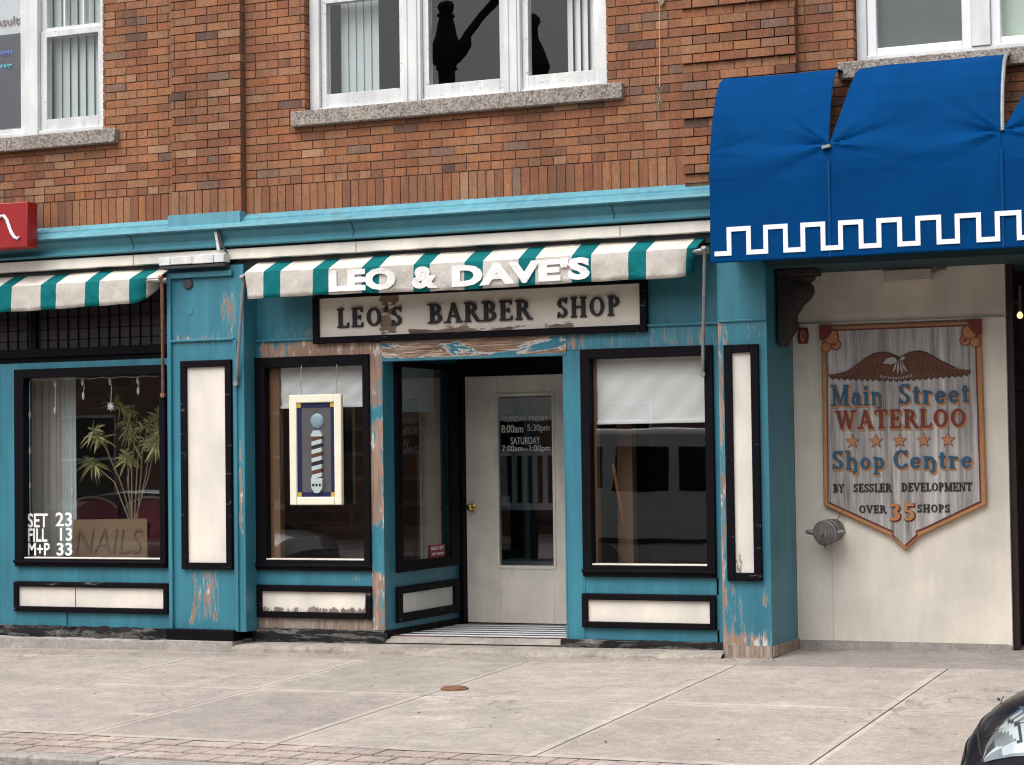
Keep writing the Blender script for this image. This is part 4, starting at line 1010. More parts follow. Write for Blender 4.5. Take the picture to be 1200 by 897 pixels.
# eagle
lw = [(-3.895, 2.078), (-3.84, 2.082), (-3.76, 2.10), (-3.68, 2.14), (-3.61, 2.19), (-3.55, 2.222), (-3.49, 2.232), (-3.43, 2.225), (-3.385, 2.205), (-3.352, 2.188)]
rw = [(-3.32, 2.205), (-3.275, 2.224), (-3.215, 2.233), (-3.155, 2.22), (-3.10, 2.185), (-3.03, 2.145), (-2.96, 2.108), (-2.895, 2.088), (-2.84, 2.086), (-2.832, 2.075)]
bot = []
xx = -2.86; i = 0
while xx > -3.87:
    bot.append((xx, 2.045+(.016 if i % 2 else -.002)-.03*(1-abs(xx+3.35)/.52))); xx -= .0217; i += 1
mb = MB(); eag = lw+rw+bot
mb.prism([(x_, z_+(.008 if z_ > 2.1 else -.006)) for x_, z_ in eag], YB-.011, YB-.002, 1); mb.prism(eag, YB-.02, YB-.002, 0)
for s_ in (-1, 1):
    for k in range(9):
        x_ = -3.35+s_*(.13+k*.036); z_ = 2.17-.010*k
        mb.tube([(x_, YB-.0205, z_), (x_+s_*.012, YB-.0215, z_-.05), (x_+s_*.03, YB-.0205, z_-.10+.005*k)], .0022, 4, 1)
mb.build('eagle', ['eagle', 'letter_black'], SH)
mb = MB()
mb.prism([(-3.475, 2.15), (-3.455, 2.178), (-3.42, 2.195), (-3.385, 2.19), (-3.37, 2.17), (-3.39, 2.15), (-3.42, 2.14), (-3.445, 2.148)], YB-.026, YB-.01)
for k in range(6):
    ax_, az_ = -3.37+.011*k, 2.178-.002*k; an = RAD(-118+21*k); ln = .085-.006*abs(k-1.5)
    if k > 3: an = RAD(40-14*(k-4)); ln = .05; ax_ = -3.35
    dx, dz = math.cos(an), math.sin(an)
    mb.prism([(ax_, az_), (ax_+dx*ln*.5-dz*.009, az_-.03*(k < 4)+dz*ln*.5+dx*.009), (ax_+dx*ln, az_-.03*(k < 4)+dz*ln), (ax_+dx*ln*.5+dz*.009, az_-.03*(k < 4)+dz*ln*.5-dx*.009)], YB-.026-.0006*k, YB-.01)
for k in range(13): mb.prism([(-3.50+k*.019, 2.062-.016*math.sin(k/12*math.pi)), (-3.488+k*.019, 2.062-.016*math.sin(k/12*math.pi)), (-3.494+k*.019, 2.04-.016*math.sin(k/12*math.pi))], YB-.024, YB-.01)
mb.build('eagle_plumage', 'feather', SH)
# lettering, a mesh per word
def shadowed(body, x0, x1, z0, h, mat):
    mb = MB()
    serif_text(mb, body, x0+.009, x1+.009, z0-.014, h, YB-.009, .004, 1, .004)
    serif_text(mb, body, x0, x1, z0, h, YB-.0135, .008, 0, .001); mb.build('lettering', [mat, 'sign_orange'], SH)
shadowed('Main', -3.875, -3.485, 1.845, .155, 'sign_blue'); shadowed('Street', -3.37, -2.84, 1.845, .155, 'sign_blue')
shadowed('WATERLOO', -3.842, -2.872, 1.672, .135, 'sign_red')
shadowed('Shop', -3.88, -3.47, 1.37, .14, 'sign_blue'); shadowed('Centre', -3.42, -2.832, 1.37, .14, 'sign_blue')
for bd, a, b, z_, h_, sp_ in (('BY', -3.872, -3.79, 1.198, .06, .05), ('SESSLER', -3.72, -3.43, 1.2, .06, .03), ('DEVELOPMENT', -3.36, -2.84, 1.203, .06, .03), ('OVER', -3.68, -3.475, 1.043, .056, .06), ('SHOPS', -3.245, -3.005, 1.048, .056, .06)):
    mb = MB(); serif_text(mb, bd, a, b, z_, h_, YB-.009, .005, space=sp_, grow=.0015); mb.build('small_lettering', 'letter_black', SH)
mb = MB(); serif_text(mb, '35', -3.455+.006, -3.262+.006, .988-.006, .125, YB-.009, .003, 1, .008, .12); serif_text(mb, '35', -3.455, -3.262, .988, .125, YB-.0125, .008, 0, .004, .12); mb.build('numerals', ['sign_orange', 'sign_red'], SH)
for k in range(5):
    mb = MB(); cx_, cz_ = -3.719+k*.178, 1.575
    for rr, dy, mi in ((.058, 0, 1), (.05, .004, 0)):
        mb.prism([(cx_+(rr if i % 2 == 0 else rr*.42)*math.cos(RAD(90+36*i)), cz_+(rr if i % 2 == 0 else rr*.42)*math.sin(RAD(90+36*i))) for i in range(10)], YB-.014-dy, YB-.005, mi)
    mb.build('star', ['sign_orange', 'sign_red'], SH)

# ------------------------------------------------------------------ LEO'S BARBER SHOP sign
LS = thing('shop_sign', (-6.6, -.03, 2.6), "cream sign board with black raised letters reading LEO'S BARBER SHOP", 'sign')
mb = MB(); mb.frame(-8.018, -5.160, 2.428, 2.845, .052, -.05, .014); mb.build('frame', 'black_worn', LS, .005)
mb = MB(); mb.plate(-7.97, -5.21, 2.475, 2.80, -.018, wfun((-7.40, -7.30, 2.48, 2.82, .48, .10), (-7.5, -7.2, 2.47, 2.50, .3, .06), (-7.15, -5.8, 2.472, 2.495, .44, .07), (-6.75, -5.9, 2.54, 2.555, .22, .05), (-6.9, -6.4, 2.55, 2.62, .12, .09), (-6.9, -6.85, 2.70, 2.74, .3, .06)), .014); mb.build('board', 'signboard', LS)
YL = -.019
for bd, a, b, z_, sp_ in (("LEO'S", -7.805, -7.215, 2.552, .11), ('BARBER', -6.99, -6.10, 2.555, .07), ('SHOP', -5.894, -5.372, 2.556, .09)):
    mb = MB(); serif_text(mb, bd, a, b, z_, .152, YL, .016, space=sp_, grow=.002); mb.build('lettering', 'letter_black', LS)

# ------------------------------------------------------------------ striped awnings
def striped(name, x0, x1, label, arms, first_green, stripe=(.296, .147), curl=1., phase=0.):
    root = thing(name, ((x0+x1)/2, -.2, 3.05), label, 'awning', 'striped awnings over the shopfronts')
    prof = [(-.08, 3.132), (-.14, 3.106), (-.22, 3.070), (-.31, 3.026), (-.35, 3.006), (-.357, 2.955), (-.358, 2.915), (-.3585, 2.875), (-.359, 2.835), (-.359, 2.796)]
    N = int((x1-x0)/.0155); pts = []
    for p, (y, z) in enumerate(prof):
        row = []
        for i in range(N+1):
            X = x0+(x1-x0)*i/N; t = max(0, p-4)/5.; t = min(1, t*1.4) if p > 4 else 0
            yy = y+t*(.004*math.sin(X*9.+1.)+.0035*math.sin(X*23+p*.9)+.002*math.sin(X*41-p*1.6)); zz = z+t*(.005*math.sin(X*3.1)+.002*math.sin(X*17+2))-.012*math.sin((X-x0)/(x1-x0)*math.pi)*(p > 2)
            if p in (1, 2): zz -= .010*abs(math.sin(X*2.2))
            e = max(0, 1-(x1-X)/(.17*curl))
            if curl and e > 0 and p > 3: yy += (.10*e*e*t+.02*e)*curl; X -= .06*e*e*t*curl; zz += .05*e*e*t*curl*curl
            e = max(0, 1-(X-x0)/.1)
            if curl and e > 0 and p > 3: yy += .04*e*e*t
            row.append((X, yy, zz))
        pts.append(row)
    per = sum(stripe)
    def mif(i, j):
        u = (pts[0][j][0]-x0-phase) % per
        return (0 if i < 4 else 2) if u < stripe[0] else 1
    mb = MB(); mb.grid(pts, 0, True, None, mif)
    cn = mb.build('canopy', ['fabric_cream', 'fabric_green', 'fabric_valance_shaded'], root)
    so_ = cn.modifiers.new('thick', 'SOLIDIFY'); so_.thickness = .004; so_.offset = 1
    mb = MB(); mb.tube([(x0-.03, -.31, 2.985), (x1+.06, -.31, 2.985)], .018, 10); mb.build('front_bar', 'steel', root)
    mb = MB(); mb.tube([(x0-.02, -.07, 3.02), (x1+.02, -.07, 3.02)], .04, 12); mb.build('roller', 'fabric_back', root)
    for (p0, p1, mat) in arms:
        mb = MB(); mb.tube([p0, p1], .014, 8); mb.tube([p1, (p1[0]+.0, p1[1]-.03, p1[2]+.03)], .02, 8)
        mb.lathe(Vector(p0)+Vector((0, .015, 0)), (0, -1, 0), [(0, .022), (.03, .022)], 10); mb.build('arm', mat, root)
    return root
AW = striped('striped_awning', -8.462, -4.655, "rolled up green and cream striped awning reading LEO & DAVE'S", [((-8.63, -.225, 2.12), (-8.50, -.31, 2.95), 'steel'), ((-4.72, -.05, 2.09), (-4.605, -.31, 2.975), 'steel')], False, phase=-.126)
mb = MB(); wob = lambda X, Z: (X, Z+.004*math.sin(X*3.1)-.010*math.sin((X+8.395)/3.795*math.pi))
yf = lambda X, Z: -.3585+.004*math.sin(X*9.+1.)-.0105
wob = lambda X, Z: (X, Z+.004*math.sin(X*3.1)-.006*math.sin((X+8.46)/3.8*math.pi))
for bd, a, b in (('LEO', -7.69, -7.10), ('&', -6.965, -6.74), ("DAVE'S", -6.62, -5.485)):
    mb = MB(); put_text(mb, bd, a, b, 2.812, 2.985, -.37, .0012, .055, 0., 1.03, 0, wob, yf); mb.build('lettering', 'letter_sewn', AW)
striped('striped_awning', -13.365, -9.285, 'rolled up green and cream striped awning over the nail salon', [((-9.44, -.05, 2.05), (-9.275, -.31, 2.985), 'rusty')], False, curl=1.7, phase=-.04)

# ------------------------------------------------------------------ blue awning
BA = thing('blue_awning', (-3.0, -.5, 3.3), 'big royal blue dome awning with white key pattern and torn seams', 'awning')
def bprof(t):      # t 0 wall top .. 1 valance bottom
    keys = [(0, -.225, 4.235), (.05, -.36, 4.225), (.10, -.47, 4.175), (.18, -.565, 4.06), (.27, -.635, 3.93), (.37, -.69, 3.78), (.46, -.722, 3.65), (.54, -.738, 3.53), (.60, -.745, 3.44), (.8, -.750, 3.15), (1., -.755, 2.845)]
    for a, b in zip(keys, keys[1:]):
        if t <= b[0]+1e-9:
            u = (t-a[0])/(b[0]-a[0]); return a[1]+(b[1]-a[1])*u, a[2]+(b[2]-a[2])*u
    return keys[-1][1:]
def sstep(a, b, x): x = min(max((x-a)/(b-a), 0), 1); return x*x*(3-2*x)
TT = .47
def bseg(x0, x1, left_tear, right_tear):
    ns, nt_ = 70, 100; pts = []
    for i in range(nt_+1):
        t = i/nt_; row = []
        for j in range(ns+1):
            u = j/ns; a, b = x0, x1
            op = max(0, 1-t/TT)
            if right_tear: b = x1-.02*op - .06*op**2*0
            if left_tear: a = x0+left_tear*math.sin(min(op*1.1, 1)*1.35)
            X = a+(b-a)*u; y, z = bprof(t)
            # fabric hangs slack between the frame ribs, gathers at the torn corner
            slack = math.sin(u*math.pi)*math.sin(min(t/.55, 1)*math.pi)
            y += .03*slack; z -= .02*slack
            for (cu, amp) in ((1., 1. if right_tear else .3), (0., .8 if left_tear else .3)):
                dx = abs(u-cu)*(x1-x0); dz = (TT-t)*1.75; rr = math.hypot(dx, dz); an = math.atan2(dz, dx+1e-6)
                win_ = sstep(-.75, -.2, an)*(1-sstep(.75, 1.35, an))
                y -= amp*.031*math.exp(-rr/.42)*(1-math.exp(-rr/.07))*win_*(math.cos(5.5*an+.9+cu)+.38*math.cos(11*an+2.1*cu)+.16*math.cos(19*an+x0))
            y -= .010*math.sin(5.*X+3.5*t+x0)*math.exp(-((t-.36)/.16)**2)+.004*math.sin(13*X-9*t)*math.exp(-((t-.42)/.2)**2)
            if left_tear and t < TT: y += .09*op*max(0, 1-u*5); z -= .0*op
            if right_tear and t < TT: y += .03*op*max(0, 1-(1-u)*5)
            if t > .6: y += .003*math.sin(X*6+t*4)
            row.append((X, y, z))
        pts.append(row)
    return pts
XA, XB, XC, XD = -4.42, -3.555, -2.372, -1.15
canopy = MB()
canopy.grid(bseg(XA, XB, 0, True)); canopy.grid(bseg(XB, XC, .125, True)); canopy.grid(bseg(XC, XD, .25, False))
cn = canopy.build('canopy', 'awning_blue', BA)
sm = cn.modifiers.new('thick', 'SOLIDIFY'); sm.thickness = .004; sm.offset = 0
for xx in (XA+.003, XD-.003):      # end cheeks
    mb = MB(); e = [bprof(i/30) for i in range(31)]; mb.face([(xx, y, z) for y, z in e]+[(xx, -.70, 2.885), (xx, -.225, 2.95)]); mb.build('end_panel', 'awning_blue', BA)
mb = MB()
for xx in (XA+.03, XD-.03):
    mb.tube([(xx, bprof(i/20*.56)[0]+.06, bprof(i/20*.56)[1]-.05) for i in range(21)], .012, 8)
for xx in (XA+.03, XB, XC, XD-.03):
    mb.tube([(xx, -.69, 3.5), (xx, -.70, 2.90)], .012, 8); mb.tube([(xx, -.70, 2.89), (xx, -.23, 2.99)], .012, 8)
mb.tube([(XA+.02, -.71, 2.885), (XD-.02, -.71, 2.885)], .012, 8); mb.tube([(XA+.03, -.60, 3.62), (XD-.03, -.60, 3.62)], .012, 8)
mb.build('rib', 'steel', BA)
mb = MB(); mb.tube([(XC-.012+.02*(i/12), bprof(i/12*.47)[0]-.012, bprof(i/12*.47)[1]+.004) for i in range(13)], .014, 8); mb.build('torn_binding', 'steel', BA)
mb = MB(); mb.prism([(XB-.045, 3.60), (XB+.015, 3.612), (XB+.012, 3.632), (XB-.045, 3.622)], -.76, -.73); mb.build('torn_binding', 'steel', BA)
for xx in (XB, XC):
    mb = MB(); mb.box(xx-.009, xx+.009, -.7585, -.75, 2.85, 3.52); mb.build('seam', 'awning_seam', BA)
mb = MB()    # white key pattern applied to the valance
per = .2673; x_ = -4.295-per; zb, zt, st = 2.893, 3.062, .033
def vy(z): return -.7575
while x_ < XD-.1:
    def bar(a, b, c, d): mb.box(max(a, XA+.004), min(b, XD), -.763, vy(0), c, d)
    if x_ > XA+.06: bar(x_, x_+st, zb, zt+st)
    bar(x_+st if x_ > XA-.01 else XA, x_+per*.535, zt if x_ > XA-.01 else zt, zt+st) if x_ > XA-.001 else None
    if x_+per*.535 > XA+.05: bar(x_+per*.535, x_+per*.535+st, zb, zt+st)
    bar(x_+per*.535+st, x_+per, zb, zb+st)
    x_ += per
mb.build('key_trim', 'key_white', BA)
mb = MB(); mb.face([(XA+.01, -.68, 2.88), (XD-.01, -.68, 2.88), (XD-.01, -.66, 3.4), (XA+.01, -.66, 3.4)][::-1]); mb.build('lining', 'awning_dark', BA)

# red sign at the left
RS = thing('red_box_sign', (-10.8, -.4, 3.5), 'red box sign with white script lettering at the left edge', 'sign')
mb = MB(); mb.box(-12.4, -10.50, -.46, -.32, 3.31, 3.695); mb.build('case', 'red_sign', RS, .008)
mb = MB()
def stroke(mb, pts, r, y): mb.tube([(x_, y, z_) for x_, z_ in pts], r, 6)
stroke(mb, [(-10.80, 3.55), (-10.77, 3.585), (-10.735, 3.585), (-10.705, 3.55), (-10.685, 3.50), (-10.66, 3.44), (-10.63, 3.40), (-10.60, 3.385), (-10.578, 3.405)], [.008, .012, .014, .014, .015, .015, .014, .011, .005], -.468)
stroke(mb, [(-10.80, 3.55), (-10.85, 3.46), (-10.88, 3.40), (-10.9, 3.55), (-10.95, 3.58), (-11.0, 3.45)], .012, -.468)
mb.build('lettering', 'letter_white', RS)

# ------------------------------------------------------------------ things in and behind the windows
def blind(name, x0, x1, z0, z1, y, label, mat='roller', grp='white roller blinds in the barber shop'):
    root = thing(name, ((x0+x1)/2, y, z1), label, 'blind', grp)
    n = 26; pts = []
    for i in range(15):
        z = z0+(z1-z0)*i/14; pts.append([(x0+(x1-x0)*j/n, y+.005*math.sin((j/n)*9+i*.5)*(1-i/14.)+.004*math.sin(j*.9-i*.8), z) for j in range(n+1)])
    mb = MB(); mb.grid(pts); mb.build('cloth', mat, root)
    mb = MB(); mb.box(x0, x1, y-.008, y+.008, z0-.012, z0+.012); mb.build('hem_bar', mat, root, .003)
    mb = MB(); mb.tube([(x0, y+.03, z1), (x1, y+.03, z1)], .022, 10); mb.build('roller', 'wood', root)
    return root
blind('roller_blind', -8.45, -7.60, 1.925, 2.25, .075, 'short white blind behind the hanging barber pole sign')
blind('roller_blind', -5.627, -4.72, 1.745, 2.24, .075, 'longer creased white blind in the window right of the door')
rb = thing('roller_blind', (SX-.06, .65, 2.24), 'greyish blind in the side window of the door recess', 'blind', 'white roller blinds in the barber shop')
mb = MB(); mb.face([(SX-.04, .275, 1.885), (SX-.04, 1.03, 1.885), (SX-.04, 1.03, 2.25), (SX-.04, .275, 2.25)]); mb.build('cloth', 'blind_old', rb)
mb = MB(); mb.box(SX-.046, SX-.035, .275, 1.03, 1.876, 1.892); mb.build('hem_bar', 'blind_old', rb)
db = thing('lace_blind', (-6.8, 1.5, 2.0), 'short lace edged blind at the top of the door glass', 'blind')
pts = [[(gx0+(gx1-gx0)*j/60, DY+.032, 2.0-(i/8)*(.185+.012*abs(math.sin(j*.75)))) for j in range(61)] for i in range(9)]
mb = MB(); mb.grid(pts[::-1]); mb.build('cloth', 'blind_old', db)

# barber pole sign
HP = thing('barber_pole_sign', (-7.98, -.05, 1.55), 'cream framed sign with a striped barber pole hanging before the window', 'sign')
YH = -.085
mb = MB(); mb.frame(-8.222, -7.747, 1.128, 2.018, .066, YH, -.04); mb.build('frame', 'frame_cream', HP, .008)
mb = MB(); mb.frame(-8.157, -7.812, 1.193, 1.953, .038, YH+.018, -.045); mb.build('border', 'navy', HP)
mb = MB(); mb.box(-8.122, -7.847, 1.8, 1.81, 1.2, 1.9) if False else None
mb.box(-8.12, -7.849, YH+.022, -.046, 1.228, 1.918); mb.build('panel', 'grey_panel', HP)
for cx_, cz_ in ((-8.138, 1.934), (-7.831, 1.934), (-8.138, 1.212), (-7.831, 1.212)):
    mb = MB(); mb.box(cx_-.019, cx_+.019, YH+.012, YH+.02, cz_-.019, cz_+.019); mb.build('corner_square', 'gold', HP)
mb = MB(); PX = -7.973; n = 24
mb.add([(PX+.062*math.sin(th)*math.cos(ph), YH+.02-.02*math.sin(th)*abs(math.sin(ph)), 1.805+.062*math.cos(th)) for th in [math.pi*i/12 for i in range(13)] for ph in [math.pi*k/12 for k in range(13)]], [(i*13+k, i*13+k+1, (i+1)*13+k+1, (i+1)*13+k) for i in range(12) for k in range(12)])
mb.build('globe', 'pale_blue', HP)
mb = MB()
def half_col(mb, z0, z1, r, mi): mb.prism([(PX-r, z0), (PX+r, z0), (PX+r, z1), (PX-r, z1)], YH+.004, YH+.022, mi)
mb.prism([(PX-.028, 1.728), (PX+.028, 1.728), (PX+.05, 1.695), (PX+.05, 1.68), (PX-.05, 1.68), (PX-.05, 1.695)], YH, YH+.022, 0)
nb = 10; zt_, zb_ = 1.68, 1.345; cols = [1, 0, 2, 0]
for k in range(nb):
    za, zc = zt_-(zt_-zb_)*k/nb, zt_-(zt_-zb_)*(k+1)/nb
    mb.prism([(PX-.045, zc-.008), (PX+.045, zc+.012), (PX+.045, za+.012), (PX-.045, za-.008)], YH+.0025-.0003*k, YH+.022, cols[k % 4])
mb.prism([(PX-.052, 1.345), (PX+.052, 1.345), (PX+.048, 1.265), (PX+.02, 1.225), (PX-.02, 1.225), (PX-.048, 1.265)], YH-.002, YH+.022, 0)
for k in range(3): disc(mb, PX-.03+k*.03, 1.29, .011, YH-.005, YH, 2, 8)
mb.build('pole', ['pole_white', 'pole_red', 'pole_dark'], HP)
for xx in (-8.125, -7.80):
    mb = MB()
    for k in range(9): mb.tube([(xx+.006*math.sin(k*1.7), -.055, 2.018+k*.026), (xx+.006*math.sin((k+1)*1.7), -.05, 2.018+(k+1)*.026+.004)], .004, 5)
    mb.build('chain', 'steel', HP)

# red sticker in the side window
stk = thing('sticker', (SX-.015, 1.0, .7), 'small red sticker in the corner of the recess side window', 'sticker')
mb = MB(); mb.face([(SX-.012, .85, .657), (SX-.012, 1.155, .657), (SX-.012, 1.155, .765), (SX-.012, .85, .765)]); mb.build('label_sheet', 'sticker', stk)
vs, fs = text_geo('NEED CUT', 1, .01, .01)
def side_text(body, y0, y1, z0, z1):
    vs, fs = text_geo(body, 1, .005, .01); ax_, bx_ = min(v[0] for v in vs), max(v[0] for v in vs); ay, by = min(v[1] for v in vs), max(v[1] for v in vs)
    m_ = MB(); m_.add([(SX-.011+v[2]*.2, y0+(v[0]-ax_)/(bx_-ax_)*(y1-y0), z0+(v[1]-ay)/(by-ay)*(z1-z0)) for v in vs], fs); return m_
m1 = side_text('NEED CUT', .88, 1.12, .722, .75); m2 = side_text('APPT NEEDED', .89, 1.13, .678, .70); m1.add(m2.v, m2.f); m1.build('lettering', 'letter_white', stk)

# upstairs blinds, curtain, poster
def vblind(x0, x1, z0, z1, y, n, label, mat='slats', tw=.5):
    root = thing('vertical_blind', ((x0+x1)/2, y, z1), label, 'blind', 'upright slat blinds upstairs')
    wd = (x1-x0)/n
    for k in range(n):
        mb = MB(); xc = x0+(k+.5)*wd; dx = wd*.52; dy = wd*.25*tw*random.uniform(.6, 1.4)
        mb.grid([[(xc-dx, y+dy, z0), (xc, y-.006, z0), (xc+dx, y-dy, z0)], [(xc-dx, y+dy, z1), (xc, y-.006, z1), (xc+dx, y-dy, z1)]]); mb.build('slat', mat, root)
    mb = MB(); mb.box(x0, x1, y-.03, y+.03, z1, z1+.04); mb.build('headrail', 'vinyl', root)
vblind(-10.62, -10.03, 4.36, 6.15, .09, 7, 'pale slat blind filling the right bay of the left upstairs window')
vblind(-7.82, -7.47, 4.36, 6.1, .12, 5, 'pale slat blind bunched in the left bay of the middle upstairs window')
vblind(-5.83, -5.46, 4.36, 6.1, .10, 6, 'white slats gathered at the right edge of the middle upstairs window', 'roller', 1.6)
gb = thing('shade', (-2.2, .06, 6.1), 'pale green shade behind the right upstairs window', 'blind')
mb = MB(); pts = [[(-2.52+.66*j/10, .06+.004*math.sin(j), 4.37+1.75*i) for j in range(11)] for i in range(2)]; mb.grid(pts); mb.build('cloth', 'green_blind', gb)
mb = MB(); mb.box(-2.52, -1.86, .05, .07, 4.365, 4.38); mb.build('hem_bar', 'vinyl', gb)
ps = thing('window_poster', (-11.4, .02, 5), 'white poster with a dark square behind the far left upstairs glass', 'poster')
mb = MB(); mb.box(-12.4, -10.875, .02, .03, 4.39, 6.1); mb.build('sheet', 'poster', ps)
mb = MB(); mb.box(-12.3, -10.885, .012, .02, 4.42, 5.245); mb.build('dark_square', 'poster_dark', ps)
mb = MB(); put_text(mb, 'Consulta', -11.33, -10.875, 5.325, 5.40, .012, .003); mb.build('lettering', 'poster_text', ps)
mb = MB(); put_text(mb, 'Web design', -11.55, -11.0, 5.055, 5.115, .008, .003, .02, mi=0); put_text(mb, 'hosting', -11.4, -11.0, 4.945, 4.995, .008, .003, .02, mi=1); mb.build('bright_lettering', ['poster_blue', 'poster_cyan'], ps)

# hanging string on the brick
hs_ = thing('hanging_cord', (-4.975, -.18, 4.5), 'thin cord with a dry weed tuft hanging on the bricks beside the window', 'cord')
mb = MB(); mb.tube([(-4.968, -.165, 6.2), (-4.970, -.168, 5.0), (-4.974, -.172, 4.6), (-4.978, -.175, 4.24)], .003, 5); mb.build('cord', 'string', hs_)
mb = MB()
for k in range(14):
    a = random.uniform(-.05, .05); b = random.uniform(-.16, .10); mb.tube([(-4.98, -.178, 4.18), (-4.98+a*.5, -.185, 4.18+b*.5), (-4.98+a, -.18, 4.18+b)], [.004, .003, .001], 4)
mb.build('dry_tuft', 'dry_weed', hs_)
mb = MB(); mb.prism([(-4.99, 4.93), (-4.95, 4.94), (-4.93, 4.88), (-4.955, 4.85), (-4.98, 4.88)], -.175, -.165); mb.build('leaf', 'dry_weed', hs_)

# salon window display
vblind_ = None
cu = thing('curtain', (-10.9, .3, 2.3), 'pale grey curtain hanging at the left of the salon window', 'curtain')
mb = MB(); pts = [[(-11.15+.40*j/30, .36+.018*math.sin(j*1.1), z) for j in range(31)] for z in (.66, 2.26)]; mb.grid(pts); mb.build('cloth', 'curtain_beige', cu)
mb = MB(); pts = [[(-10.735+.15*j/12, .33+.012*math.sin(j*1.3), z) for j in range(13)] for z in (.70, 2.26)]; mb.grid(pts); mb.build('pale_panel', 'slats', cu)
pl = thing('potted_plant', (-10.15, .5, .7), 'leggy green houseplant in a pot behind the salon glass', 'plant')
mb = MB(); mb.lathe((-10.13, .52, .66), (0, 0, 1), [(0, .11), (.26, .15), (.30, .155), (.30, .13), (.27, .125)], 18); mb.build('pot', 'terracotta', pl)
stems = MB(); leaves = MB()
def leafblade(mb, base, d, L_, wd, mi):
    d = d.normalized(); side = d.cross(Vector((random.uniform(-.4, .4), -1, random.uniform(-.4, .4)))).normalized()*wd
    dr = L_*random.uniform(.15, .5); pts = [base+d*L_*f-Vector((0, 0, dr*f*f)) for f in (0, .3, .65, 1)]
    mb.face([pts[0], pts[1]-side, pts[1]+side], mi); mb.face([pts[1]-side, pts[2]-side*.8, pts[2]+side*.8, pts[1]+side], mi); mb.face([pts[2]-side*.8, pts[3], pts[2]+side*.8], mi)
specs = [((-10.13, .98), (-10.2, 1.3), (-10.34, 1.62), (-10.44, 1.78)), ((-10.12, .98), (-10.18, 1.35), (-10.12, 1.62), (-10.2, 1.86)), ((-10.1, .98), (-10.08, 1.4), (-10.06, 1.75), (-9.86, 1.90)),
         ((-10.08, .98), (-10.0, 1.3), (-9.93, 1.62), (-9.84, 1.78)), ((-10.07, .98), (-10.02, 1.4), (-10.0, 1.6), (-9.75, 1.80)), ((-10.15, .98), (-10.3, 1.32), (-10.46, 1.44), (-10.56, 1.5)),
         ((-10.12, .98), (-10.14, 1.45), (-10.1, 1.9), (-10.36, 2.02)), ((-10.1, .98), (-9.94, 1.35), (-9.86, 1.58), (-9.80, 1.66)), ((-10.13, .98), (-10.16, 1.25), (-10.17, 1.46), (-10.2, 1.55))]
for sp_ in specs:
    yo = random.uniform(-.14, .12); pts = [(a, .5+yo*(i/3), b) for i, (a, b) in enumerate(sp_)]
    fine = []
    for i in range(3):
        for q in range(4):
            u = q/4; fine.append(Vector(pts[i]).lerp(Vector(pts[i+1]), u)+Vector((random.uniform(-.004, .004), 0, 0)))
    fine.append(Vector(pts[3])); stems.tube(fine, [.007-.0003*i for i in range(len(fine))], 6)
    tip = Vector(pts[3])
    for q in range(54):
        t_ = random.random(); base = Vector(pts[2]).lerp(tip, .05+.95*t_**.6) if q > 4 else tip
        an = random.uniform(0, 2*math.pi); d = Vector((math.cos(an), random.uniform(-.7, .5), math.sin(an)*.8+.12))
        leafblade(leaves, base, d, random.uniform(.05, .17), random.uniform(.005, .013), 0 if random.random() < .6 else 1)
stems.build('stem', 'stem', pl); leaves.build('foliage', ['leaf', 'leaf_dry'], pl)
cs = thing('cardboard_sign', (-10.2, .2, .72), 'brown cardboard sign with faint NAILS lettering in the salon window', 'sign')
mb = MB(); mb.add([(-10.53, .16, .66), (-9.745, .16, .66), (-9.80, .24, 1.01), (-10.55, .24, 1.0), (-10.53, .17, .66), (-9.745, .17, .66), (-9.80, .25, 1.01), (-10.55, .25, 1.0)], [(0, 1, 2, 3), (7, 6, 5, 4), (3, 2, 6, 7), (1, 5, 6, 2), (0, 3, 7, 4)]); mb.build('card', 'cardboard', cs)
vs, fs = text_geo('NAILS', 1, .01, -.012); m_ = MB()
ax_, bx_ = min(v[0] for v in vs), max(v[0] for v in vs); by = max(v[1] for v in vs)
m_.add([(-10.48+(v[0]-ax_)/(bx_-ax_)*.66, .158+.08*((.05+v[1]/by*.2)/.345)-.003-v[2]*.1, .715+v[1]/by*.21) for v in vs], fs); m_.build('lettering', 'marker', cs)
def chair(xc, y, label):
    r = thing('salon_chair', (xc, y, .3), label, 'chair', 'red chairs in the nail salon')
    arc = [(xc-.27+.54*i/16, 1.13+.10*math.sin(i/16*math.pi)**.7-.05) for i in range(17)]
    mb = MB(); mb.prism([(xc-.27, .55), (xc+.27, .55)]+[(a, b) for a, b in arc[::-1]], y, y+.07); mb.build('backrest', 'red_vinyl', r, .02)
    mb = MB(); mb.tube([(a, y-.005, b) for a, b in arc], .014, 6); mb.build('trim', 'tan_trim', r)
    mb = MB(); mb.box(xc-.26, xc+.26, y+.07, y+.5, .45, .56); mb.build('seat', 'red_vinyl', r, .02)
    for sx in (-1, 1):
        for yy in (y+.1, y+.45):
            mb = MB(); mb.tube([(xc+sx*.22, yy, .45), (xc+sx*.24, yy, .02)], .014, 6); mb.build('leg', 'steel', r)
chair(-10.78, .85, 'red salon chair seen just above the left half of the cardboard sign'); chair(-10.16, .85, 'red salon chair at the right behind the plant stems')
sl_ = thing('string_lights', (-10.2, .06, 2.2), 'white string lights with star pendants along the top of the salon window', 'lights')
mb = MB()
mb.tube([(-10.86+1.35*i/20, .06, 2.215+.006*math.sin(i*1.9)) for i in range(21)], .004, 5); mb.tube([(-9.515, .05, 2.21-.075*i) for i in range(20)], .004, 5); mb.tube([(-10.868, .05, 2.2-.075*i) for i in range(20)], .003, 5)
for xx, L_ in ((-10.604, .24), (-10.312, .12), (-10.034, .2), (-9.755, .09)): mb.tube([(xx, .06, 2.21), (xx+.006, .06, 2.21-L_*.5), (xx, .06, 2.21-L_)], .003, 5)
